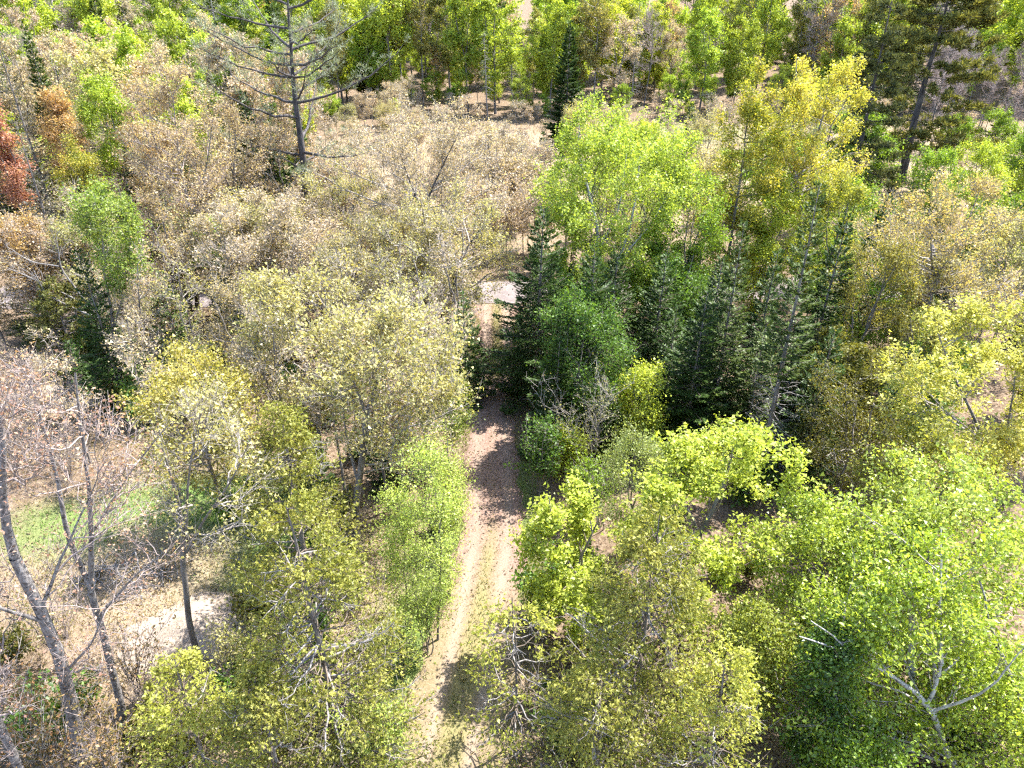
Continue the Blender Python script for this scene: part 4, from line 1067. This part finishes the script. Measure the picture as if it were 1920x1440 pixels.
# ---- sparse silver pine
x0, y0 = upright(575, 440, spot(960, 490)[1])[0], spot(960, 490)[1]
def loc(px, py):
    w = upright(px, py, y0); return (w[0] - x0, 0.0, w[2])
x_, y_, H, zb, Rx = lay(555, 490, -45, 330, 330)
plant('pine_tree', pine(51, H * 1.12, Rx * 1.3, zb, 0.42, nl=36, tuft=0.40, ntuft=7, rise=(0.2, 0.65), nb=11, wid=0.032, pw=0.35, stems=[(0, 0, -0.1), loc(572, 330), loc(556, 200), loc(545, 100), loc(538, -45)], limb_r=0.12, nt=5), x0, y0, 'sparse silvery pine with a black trunk and long bare limbs', 'tree', tint=PINE_S)

# ---- left edge wood
leafy('rusty_maple_tree', 'tall rusty tan maple left of the sparse pine', 345, 580, 95, 480, 200, ROSE, stems=[([(372, 590), (368, 480), (358, 400)], 0.17, 0.12), ([(358, 400), (335, 300), (325, 180)], 0.09, 0.02), ([(360, 410), (385, 300, 0.5), (395, 220, 0.6)], 0.08, 0.02)], nl=56, ns=8, nt=6, nleaf=5, lsz=0.16, twigmat='rose_twig', tw_r=0.009)
leafy('rusty_maple_tree', 'yellowish rust maple behind the tall rusty one', 275, 520, 110, 420, 150, ((0.38, 0.30, 0.11), (0.40, 0.25, 0.14)), nl=44, ns=7, nt=6, nleaf=5, lsz=0.18, twigmat='rose_twig', r0=0.13)
leafy('rusty_maple_tree', 'rusty maple crown touching the lower limbs of the sparse pine', 425, 520, 160, 430, 150, ROSE, nl=44, ns=7, nt=6, nleaf=5, lsz=0.18, twigmat='rose_twig', r0=0.13)
leafy('rusty_maple_tree', 'brownish tan maple in front of the tall rusty one', 300, 640, 330, 580, 150, ((0.30, 0.24, 0.12), (0.36, 0.27, 0.16)), nl=40, ns=7, nt=6, nleaf=4, lsz=0.15, twigmat='rose_twig', r0=0.12)
leafy('lime_tree', 'bright lime tree among the rusty maples at upper left', 205, 450, 125, 330, 120, LIME, nl=46, ns=7, nt=6, nleaf=7, lsz=0.19, r0=0.12, twigmat='green_twig')
leafy('lime_tree', 'narrow lime green tree above the white dead branches', 205, 755, 320, 540, 140, ((0.17, 0.27, 0.035), (0.27, 0.32, 0.07)),
      stems=[([(240, 765), (222, 680), (212, 600)], 0.15, 0.11), ([(212, 600), (195, 510), (190, 400)], 0.08, 0.02), ([(214, 620), (238, 520, 0.4), (236, 420, 0.6)], 0.07, 0.02)], nl=40, ns=7, nt=6, nleaf=7, lsz=0.14, bark='grey_bark', twigmat='silver_wood')
leafy('lime_tree', 'yellow green tree between orange maple and bright lime tree', 150, 520, 250, 440, 100, ((0.26, 0.30, 0.04), (0.36, 0.30, 0.06)), nl=34, ns=6, nt=6, nleaf=7, lsz=0.17, r0=0.10)
leafy('orange_maple_tree', 'orange tan maple beside the dark spruces at upper left', 118, 470, 160, 350, 95, RUST, nl=34, ns=7, nt=6, nleaf=6, lsz=0.18, r0=0.10, twigmat='rose_twig')
leafy('red_maple_tree', 'red leaved maple at the left edge', 8, 540, 190, 385, 90, RED, nl=40, ns=7, nt=6, nleaf=8, lsz=0.18, r0=0.11, twigmat='rose_twig')
leafy('orange_maple_tree', 'low orange maple below the red one at the left edge', 45, 640, 385, 540, 140, ((0.42, 0.26, 0.09), (0.44, 0.32, 0.14)), nl=34, ns=7, nt=6, nleaf=5, lsz=0.15, r0=0.08, twigmat='rose_twig')
needle(spruce, 'spruce_tree', 'tall ragged grey spruce at the left edge', 52, 480, 40, 110, GREYSP, r0=0.18, dens=0.75, ragged=0.3, per=5)
needle(spruce, 'spruce_tree', 'half dead grey spruce in front of the orange maple', 88, 600, 225, 110, GREYSP, r0=0.16, dens=0.6, ragged=0.3, per=5, dead_y=420)
needle(spruce, 'spruce_tree', 'dark green spruce behind the ragged grey one', 98, 400, 50, 80, SPRUCE_G, r0=0.16, dens=0.9, lsz=0.32)
needle(spruce, 'spruce_tree', 'dark shaded spruce under the lower limbs of the sparse pine', 480, 470, 170, 110, SPRUCE, r0=0.15, dens=1.0, lsz=0.3)
needle(spruce, 'fir_tree', 'shaded dark fir beneath the narrow lime tree', 190, 760, 470, 130, SPRUCE, r0=0.09, dens=1.1)
needle(spruce, 'fir_tree', 'dark fir in the shade beside the rusty maple trunk', 330, 760, 510, 150, SPRUCE_G, r0=0.10, dens=1.1)
needle(spruce, 'fir_tree', 'small shaded fir left of the budding maples', 430, 700, 470, 120, SPRUCE_G, r0=0.09, dens=1.1)
needle(cedar, 'cedar_tree', 'dark cedar in the shade at the left behind the sand bank', 120, 690, 520, 150, ((0.10, 0.12, 0.03), (0.18, 0.17, 0.05)), nl=60, nfan=77, ndead=14)

needle(spruce, 'fir_tree', 'dark fir hiding the road at the left edge', 60, 640, 480, 130, SPRUCE_G, r0=0.08, dens=1.1)
leafy('budding_maple_tree', 'low tan maple hiding the road left of the shaded firs', 270, 625, 460, 600, 150, TAN, nl=34, ns=7, nt=7, nleaf=4, lsz=0.14, r0=0.07, twigmat='tan_twig', tri=True)
leafy('leafy_tree', 'yellow green tree hiding the road behind the dark spruces', 1420, 605, 430, 590, 130, LIME_Y, nl=34, ns=6, nt=6, nleaf=8, lsz=0.15, r0=0.06)
leafy('leafy_tree', 'mid green tree hiding the road right of the dark spruces', 1530, 605, 440, 590, 120, MIDG, nl=34, ns=6, nt=6, nleaf=8, lsz=0.15, r0=0.06)
# dead white branches arching at the left edge
def bare(name, label, base, stems, cat='tree', bark='silver_wood', extra=10, tw=0.5, **kw):
    y = spot(*base)[1]; xb = spot(*base)[0]
    r = np.random.default_rng(seed())
    st, lb = Soup(), Soup()
    for pts, ra, rb in stems:
        q = []
        for t in pts:
            w = upright(t[0], t[1], y); q.append((w[0] - xb, t[2] if len(t) > 2 else 0.0, w[2]))
        P = wander(r, q, 14, 0.03)
        st.tube(P, np.linspace(ra, rb, 14), 6)
        if not extra: continue
        a, tg = along(P[None], r.uniform(0.3, 1, (1, extra)))
        a, tg = a[0], tg[0]
        e = a + nrm(tg * 0.8 + unit(r, extra) * 0.8 + np.array([0, 0, 0.2])) * (tw * r.uniform(0.5, 1.6, extra))[:, None]
        B = bez(a, (a + e) / 2 + r.normal(size=a.shape) * 0.08, e, 5)
        lb.tube(B, np.full((extra, 1), 0.014) * np.linspace(1, 0.4, 5)[None], 4)
        a, tg = along(B, r.uniform(0.3, 1, (extra, 3)))
        a, tg = a.reshape(-1, 3), tg.reshape(-1, 3)
        e = a + nrm(tg * 0.8 + unit(r, len(a)) * 0.8) * (tw * 0.5 * r.uniform(0.5, 1.5, len(a)))[:, None]
        lb.tube(np.stack([a, (a + e) / 2, e], 1), np.full((len(a), 3), 0.008) * [1, .8, .5], 3)
    return plant(name, [('trunk', st.build('trunk', bark, True), 0), ('branches', lb.build('branches', bark, True), 0)], xb, y, label, cat)
bare('dead_tree', 'fallen dead tree with white arching branches at the left edge', (235, 690),
     [([(235, 690), (215, 610), (195, 598)], 0.12, 0.09), ([(195, 598), (140, 572, -0.3), (90, 545, -0.5), (72, 500, -0.5)], 0.075, 0.02), ([(195, 598), (140, 550, 0.3), (102, 505, 0.5), (97, 455, 0.5)], 0.07, 0.02), ([(102, 505, 0.5), (50, 500, 0.7), (0, 470, 0.7)], 0.04, 0.012), ([(140, 560), (60, 520), (10, 500)], 0.045, 0.012), ([(200, 600), (190, 540), (165, 510)], 0.04, 0.012)], extra=9, tw=0.9)
bare('broken_trunk', 'broken pale trunk with a splintered top standing among the poplars', (1718, 1400),
     [([(1718, 1400), (1710, 1220), (1702, 1100)], 0.10, 0.08), ([(1702, 1105), (1694, 1086), (1688, 1078)], 0.06, 0.01), ([(1702, 1105), (1706, 1088, 0.1), (1710, 1074, 0.1)], 0.06, 0.01), ([(1702, 1105), (1700, 1092, -0.1), (1700, 1080, -0.1)], 0.05, 0.01)], bark='birch_bark', extra=0)

# ================================================================== repeated trees and shrubs (shared meshes)
rg = np.random.default_rng(77)
def variants(n, fn):
    return [fn(i) for i in range(n)]
FAR = {
    'midleaf': variants(4, lambda i: broadleaf(400 + i, 10, 2.6, 2.4, 0.10, nl=44, ns=7, nt=5, nleaf=9, lsz=0.15, tri=True, jit=0.13, twigmat='green_twig')),
    'midbud': variants(3, lambda i: broadleaf(410 + i, 10, 2.6, 2.6, 0.11, nl=46, ns=8, nt=6, nleaf=4, lsz=0.125, tri=True, tw_r=0.010, twigmat='tan_twig')),
    'lime': variants(4, lambda i: broadleaf(300 + i, 17, 3.4, 3.0, 0.17, nl=50, ns=6, nt=5, nleaf=9, lsz=0.26, tri=True, jit=0.22, tw_r=0.012, twig=0.6, bark='grey_bark', twigmat='green_twig', nfork=1 + i % 3)),
    'tall': variants(3, lambda i: broadleaf(320 + i, 19, 2.4, 5.5, 0.15, nl=44, ns=6, nt=5, nleaf=9, lsz=0.22, tri=True, jit=0.2, tw_r=0.012, twig=0.6, bark='pale_bark', twigmat='tan_twig', nfork=1)),
    'bud': variants(3, lambda i: broadleaf(330 + i, 15, 3.2, 4.5, 0.15, nl=44, ns=7, nt=5, nleaf=4, lsz=0.20, tri=True, jit=0.15, tw_r=0.014, twig=0.6, bark='grey_bark', twigmat='tan_twig', leafmat='bud')),
    'bare': variants(3, lambda i: broadleaf(340 + i, 16, 2.4, 5.5, 0.13, nl=36, ns=7, nt=6, nleaf=0, tw_r=0.016, twig=0.7, bark='pale_bark', twigmat='rose_twig', nfork=1 + i % 2)),
    'spruce': variants(3, lambda i: spruce(350 + i, 16, 2.2, 1.2, 0.17, dens=0.55, lsz=0.48, per=5, ragged=0.2)),
    'snag': variants(2, lambda i: snag(360 + i, 18, 2.2, 0.16, nb=110, zb=3.0)),
    'sapling': variants(4, lambda i: broadleaf(370 + i, 7, 1.3, 2.2, 0.055, nl=16, ns=6, nt=6, nleaf=2, lsz=0.16, tri=True, tw_r=0.010, twig=0.5, bark='tan_twig', twigmat='tan_twig', leafmat='bud', nfork=1 + i % 2)),
    'brush': variants(4, lambda i: shrub(380 + i, 2.6, 1.2, nst=8, ns=8, nt=5, nleaf=1, lsz=0.08, r0=0.02, bark='rose_twig', twigmat='rose_twig', leafmat='bud', twig=0.4)),
    'pole': variants(3, lambda i: broadleaf(420 + i, 9, 1.0, 3.0, 0.07, nl=16, ns=5, nt=5, nleaf=3, lsz=0.11, tri=True, tw_r=0.008, twigmat='tan_twig', bark='grey_bark', nfork=1 + i % 2)),
    'fern': variants(3, lambda i: shrub(390 + i, 2.2, 1.2, nst=8, ns=8, nt=5, nleaf=5, lsz=0.16, r0=0.02)),
    'firlet': variants(2, lambda i: spruce(395 + i, 4.5, 1.2, 0.2, 0.05, dens=1.0, lsz=0.26)),
}
def put(kind, name, x, y, H, label, group, tint=None, cat='tree', wide=1.0):
    vs = FAR[kind]
    v = vs[rg.integers(len(vs))]
    H0 = {'midleaf': 10, 'midbud': 10, 'lime': 17, 'tall': 19, 'bud': 15, 'bare': 16, 'spruce': 16, 'snag': 18, 'sapling': 7, 'brush': 2.6, 'pole': 9, 'fern': 2.2, 'firlet': 4.5}[kind]
    s = H / H0
    if tint:
        k = rg.uniform(0.82, 1.18); w = rg.uniform(0.93, 1.07)
        tint = tuple((c[0] * k * w, c[1] * k, c[2] * k) for c in tint)
    return plant(name, v, x, y, label, cat, group, rg.uniform(0, 6.28), (s * wide, s * wide, s), tint, (rg.normal() * 0.02, rg.normal() * 0.02))

# ---- far forest edge beyond the meadow
FARNAMES = [  # kind, name, weight, tints, words
    ('lime', 'leafy_tree', 0.32, LIME, 'bright lime leafy tree'),
    ('lime', 'leafy_tree', 0.15, LIME_Y, 'yellow lime leafy tree'),
    ('tall', 'poplar_tree', 0.19, ((0.24, 0.25, 0.06), (0.32, 0.29, 0.10)), 'tall olive yellow poplar'),
    ('bud', 'budding_maple_tree', 0.10, TAN, 'tan budding maple'),
    ('bud', 'rusty_maple_tree', 0.06, RUST, 'rusty orange maple'),
    ('spruce', 'spruce_tree', 0.09, SPRUCE_G, 'dark green spruce'),
    ('bare', 'bare_tree', 0.12, None, 'pale leafless tree'),
    ('snag', 'dead_conifer', 0.03, None, 'grey dead conifer'),
]
W = np.array([f[2] for f in FARNAMES]); W /= W.sum()
def zone(px):
    return ('at top left' if px < 330 else 'behind sparse pine' if px < 640 else 'behind great tan maple' if px < 860 else 'above track gap' if px < 1040
            else 'behind green aspen' if px < 1300 else 'behind golden maple' if px < 1600 else 'behind huge pine')
def depth(y):
    return 'in far forest front row' if y < 140 else 'deep in far forest' if y < 165 else 'in last forest rows'
taken = []
def far_ok(x, y, d):
    for a, b in taken:
        if (a - x) ** 2 + (b - y) ** 2 < d * d:
            return False
    taken.append((x, y)); return True
nfar = 0
for ylo, yhi, want, sp in ((127, 140, 76, 2.3), (140, 165, 90, 2.8), (165, 215, 100, 3.4)):
    k = tries = 0
    while k < want and tries < 4000:
        tries += 1
        y = rg.uniform(ylo, yhi)
        x = rg.uniform(-0.86, 0.86) * (y * CP + 10)
        px = 960 + FPX * x / (y * CP + 8)
        if not far_ok(x, y, sp):
            continue
        f = FARNAMES[rg.choice(len(FARNAMES), p=W)]
        if f[0] == 'spruce' and 960 < px < 1170:
            f = FARNAMES[1]
        H = rg.uniform(13, 22) * (1.1 if f[0] in ('tall', 'snag', 'spruce') else 1.0)
        put(f[0], f[1], x, y, H, f'{f[4]} {depth(y)} {zone(px)}', 'far forest beyond the meadow', f[3], wide=rg.uniform(0.85, 1.15))
        k += 1; nfar += 1
# single ones in the far row that stand out
def far_at(kind, name, px, base, ytop, label, tint=None, wide=1.0):
    x, y, H, zb, Rx = lay(px, base, ytop, base, 50)
    put(kind, name, x, y, H, label, 'far forest beyond the meadow', tint, wide=wide)
far_at('snag', 'dead_conifer', 1190, 212, 0, 'tall grey dead conifer standing free before the far forest', wide=1.0)
far_at('snag', 'dead_conifer', 913, 225, 55, 'dead conifer with white drooping boughs at the edge of the far meadow', wide=1.2)
far_at('bud', 'rusty_maple_tree', 820, 205, 85, 'rusty pink maple at the far forest edge above the great tan maple', RUST, 0.7)
far_at('bud', 'rusty_maple_tree', 895, 205, 70, 'rusty pink maple beside the white boughed dead conifer', ROSE, 0.7)
far_at('bare', 'bare_tree', 1215, 205, 10, 'grey leafless tree close beside the free standing dead conifer')

for i in range(230):
    for _ in range(50):
        y = rg.uniform(121, 185); x = rg.uniform(-0.80, 0.80) * (y * CP + 10)
        if far_ok(x, y, 1.6):
            break
    px = 960 + FPX * x / (y * CP + 8)
    t = [(LIME, 'lime'), (MIDG, 'mid green'), (LIME_Y, 'yellow green')][rg.integers(3)]
    put('midleaf', 'understory_tree', x, y, rg.uniform(3.5, 8) * (0.8 if y < 128 else 1.0 if y < 150 else 1.4), f'{t[1]} tree {"at the foot" if y < 140 else "inside"} of far forest {zone(px)}', 'understory of the far forest', t[0], wide=1.1)

# ---- the wood at upper left, nearer than the meadow
for i in range(74):
    for _ in range(50):
        y = rg.uniform(68, 128); x = -rg.uniform(0.20, 0.80) * (y * CP + 9) - 4
        if far_ok(x, y, 3.0):
            break
    px = 960 + FPX * x / (y * CP + 8)
    f = [('lime', 'lime_tree', LIME, 'lime green tree'), ('lime', 'lime_tree', LIME_Y, 'yellow lime tree'), ('bud', 'rusty_maple_tree', ROSE, 'rose tan maple'), ('bud', 'budding_maple_tree', TAN, 'pale tan maple'),
         ('spruce', 'spruce_tree', SPRUCE_G, 'dark spruce'), ('bare', 'bare_tree', None, 'grey leafless tree'), ('bud', 'budding_maple_tree', TANY, 'yellow tan maple')][rg.choice(7, p=[.26, .12, .16, .12, .12, .10, .12])]
    put(f[0], f[1], x, y, rg.uniform(11, 17.5), f'{f[3]} in upper left wood {"behind rusty maples" if y < 95 else "towards far forest"} {"near left edge" if px < 250 else "near sparse pine"}', 'wood at upper left', f[2], wide=rg.uniform(0.85, 1.1))

# ---- fillers: trees of middle height that close the canopy
def fill(n, box, kinds, words, group, hlo, hhi, gap):
    for i in range(n):
        for _ in range(80):
            px, py = rg.uniform(box[0], box[1]), rg.uniform(box[2], box[3])
            x, y = spot(px, py)
            if abs(y - 52.3 - 0.016 * x) > 3.2 and far_ok(x, y, gap):
                break
        else:
            continue
        kind, nm, tint, w = kinds[rg.integers(len(kinds))]
        put(kind, nm, x, y, rg.uniform(hlo, hhi), f'{w} {words}', group, tint, wide=rg.uniform(0.9, 1.2))
K_L = [('midbud', 'rusty_maple_tree', ROSE, 'rose tan maple'), ('midbud', 'budding_maple_tree', TANY, 'yellow tan maple'), ('midbud', 'budding_maple_tree', TAN, 'pale tan maple'), ('midleaf', 'lime_tree', LIME, 'lime green tree'), ('spruce', 'spruce_tree', SPRUCE_G, 'shaded spruce')]
fill(20, (-20, 600, 390, 500), K_L, 'beyond the road among the rusty maples', 'left wood beyond the road', 8, 12, 2.6)
fill(12, (-20, 560, 575, 680), K_L, 'before the road in the left wood', 'left wood before the road', 6.5, 9.5, 2.4)
fill(10, (560, 840, 570, 640), K_L[1:3], 'hiding the road left of the track', 'maples before the road', 6, 9, 2.2)
K_R = [('midleaf', 'leafy_tree', LIME, 'lime green tree'), ('midleaf', 'leafy_tree', LIME_Y, 'yellow green tree'), ('midbud', 'budding_maple_tree', TANY, 'golden tan maple'), ('midleaf', 'leafy_tree', MIDG, 'mid green tree')]
fill(14, (570, 800, 215, 300), [('midleaf', 'lime_tree', LIME, 'low lime tree'), ('midbud', 'budding_maple_tree', TANY, 'low yellow tan maple'), ('midbud', 'budding_maple_tree', TAN, 'low pale tan maple')], 'on the far meadow beside the sparse pine', 'trees on the far meadow', 4, 7, 2.5)
fill(8, (640, 900, 400, 500), [K_L[2]], 'behind the great tan maple across the road', 'maples across the road', 6, 9, 2.0)
fill(22, (430, 850, 600, 960), [('pole', 'pole_maple', TANY, 'thin upright young maple'), ('pole', 'pole_maple', TAN, 'thin upright leafless young maple')], 'among the budding maples left of the track', 'young maples left of the track', 7, 11, 0.9)
fill(12, (150, 430, 560, 900), [('pole', 'pole_maple', ROSE, 'thin rose tan young maple'), ('pole', 'pole_maple', TANY, 'thin yellow tan young maple')], 'behind the clearing at left', 'young maples behind the clearing', 7, 10, 0.9)
fill(26, (1040, 1920, 330, 505), K_R, 'beyond the road at right', 'right wood beyond the road', 6, 11, 2.6)
fill(13, (1560, 1930, 585, 720), [K_R[2], K_R[3], ('spruce', 'spruce_tree', SPRUCE, 'dark spruce')], 'before the road at right', 'right wood before the road', 6.5, 10, 2.4)
fill(10, (1000, 1290, 590, 680), K_R[3:] + [('spruce', 'spruce_tree', SPRUCE, 'dark spruce')], 'under the aspen before the road', 'trees under the aspen', 5, 8, 2.0)
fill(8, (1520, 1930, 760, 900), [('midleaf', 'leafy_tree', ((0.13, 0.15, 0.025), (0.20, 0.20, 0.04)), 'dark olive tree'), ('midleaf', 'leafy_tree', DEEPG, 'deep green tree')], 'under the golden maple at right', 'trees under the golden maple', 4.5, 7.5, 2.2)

# ---- lilac grey bare wood at upper right
for i in range(22):
    for _ in range(50):
        y = rg.uniform(86, 126); x = rg.uniform(0.56, 0.80) * (y * CP + 9)
        if far_ok(x, y, 3.0):
            break
    put('bare', 'bare_tree', x, y, rg.uniform(9, 16), 'lilac grey leafless tree in the thin wood beside the huge olive pine', 'thin bare wood at upper right')

# ---- thicket of bare saplings just beyond the road
for i in range(64):
    for _ in range(60):
        y = rg.uniform(56.5, 84); px = rg.uniform(820, 1030)
        x = (px - 960) / FPX * (y * CP + 9)
        if far_ok(x, y, 0.75):
            break
    put('sapling', 'bare_sapling', x, y, rg.uniform(4.5, 7.5), f'thin tan sapling in the thicket {"lining the far side of the gravel road" if y < 64 else "behind the first saplings beyond the gravel road"}', 'sapling thicket beyond the road', TAN, cat='sapling')
for i in range(150):
    for _ in range(60):
        y = rg.uniform(84, 126); px = rg.uniform(560, 1900)
        x = (px - 960) / FPX * (y * CP + 9)
        if far_ok(x, y, 1.2):
            break
    put('sapling', 'bare_sapling', x, y, rg.uniform(2.5, 5.0), f'low tan sapling scattered over the far meadow {"left of the pointed spruce" if px < 1060 else "right of the pointed spruce"}', 'saplings on the far meadow', TAN, cat='sapling', wide=1.3)

# ---- pinkish bare brush at the left edge
for i in range(22):
    for _ in range(60):
        px, py = rg.uniform(-20, 170), rg.uniform(690, 930)
        x, y = spot(px, py)
        if far_ok(x, y, 1.0):
            break
    put('brush', 'bare_shrub', x, y, rg.uniform(1.6, 3.4), f'pinkish leafless brush {"in front of" if py > 760 else "on top of"} the pale sand bank', 'pinkish brush at the left edge', ROSE, cat='shrub')

# ---- undergrowth in the shade
def undergrowth(n, box, kinds, words, group):
    for i in range(n):
        for _ in range(80):
            px, py = rg.uniform(box[0], box[1]), rg.uniform(box[2], box[3])
            x, y = spot(px, py)
            if not (190 < px < 480 and 1080 < py < 1330) and abs(x - track_x(y)) > track_half(y) + 0.9 and abs(y - 52.3) > 3.4 and far_ok(x, y, 1.1):
                break
        else:
            continue
        kind, nm, tint, w = kinds[rg.integers(len(kinds))]
        put(kind, nm, x, y, rg.uniform(1.4, 2.8) * (1.7 if kind == 'firlet' else 1.0), f'{w} {words}', group, tint, cat='shrub' if kind != 'firlet' else 'tree')
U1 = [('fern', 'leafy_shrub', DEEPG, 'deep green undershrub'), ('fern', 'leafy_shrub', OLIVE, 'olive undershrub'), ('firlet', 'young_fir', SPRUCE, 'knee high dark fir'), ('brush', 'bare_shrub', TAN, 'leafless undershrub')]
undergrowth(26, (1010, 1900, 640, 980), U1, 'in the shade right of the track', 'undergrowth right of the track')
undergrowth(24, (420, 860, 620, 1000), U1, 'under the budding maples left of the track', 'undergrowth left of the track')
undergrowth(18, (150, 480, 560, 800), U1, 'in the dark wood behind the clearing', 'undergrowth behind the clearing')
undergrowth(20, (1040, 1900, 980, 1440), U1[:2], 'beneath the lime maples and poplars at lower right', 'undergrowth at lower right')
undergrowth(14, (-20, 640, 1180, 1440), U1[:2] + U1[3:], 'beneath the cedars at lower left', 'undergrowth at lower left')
undergrowth(24, (1050, 1900, 360, 530), [('fern', 'leafy_shrub', LIME, 'lime green shrub'), ('firlet', 'young_fir', SPRUCE, 'young dark fir'), ('brush', 'bare_shrub', TAN, 'tan leafless shrub')], 'beyond the road at right', 'shrubs beyond the road at right')

# ---- alike things of one group: tell them apart by their order across the picture where they are few
ORD = ['leftmost', 'second', 'third', 'fourth', 'fifth', 'sixth', 'seventh', 'eighth', 'ninth']
same = {}
for o in bpy.data.objects:
    if o.parent is None and 'category' in o:
        same.setdefault(o['label'], []).append(o)
for lab, os_ in same.items():
    if 2 <= len(os_) <= 9:
        os_.sort(key=lambda o: o.location.x / (o.location.y * CP + (CAM_H - 5) * SP))
        for i, o in enumerate(os_):
            o['label'] = f'{lab}, leftmost of {len(os_)}' if i == 0 else f'{lab}, {ORD[i]} from left'

tri = sum(len(m.loops) - 2 * len(m.polygons) for m in bpy.data.meshes)
print('TRIANGLES', tri, 'OBJECTS', len(bpy.data.objects))
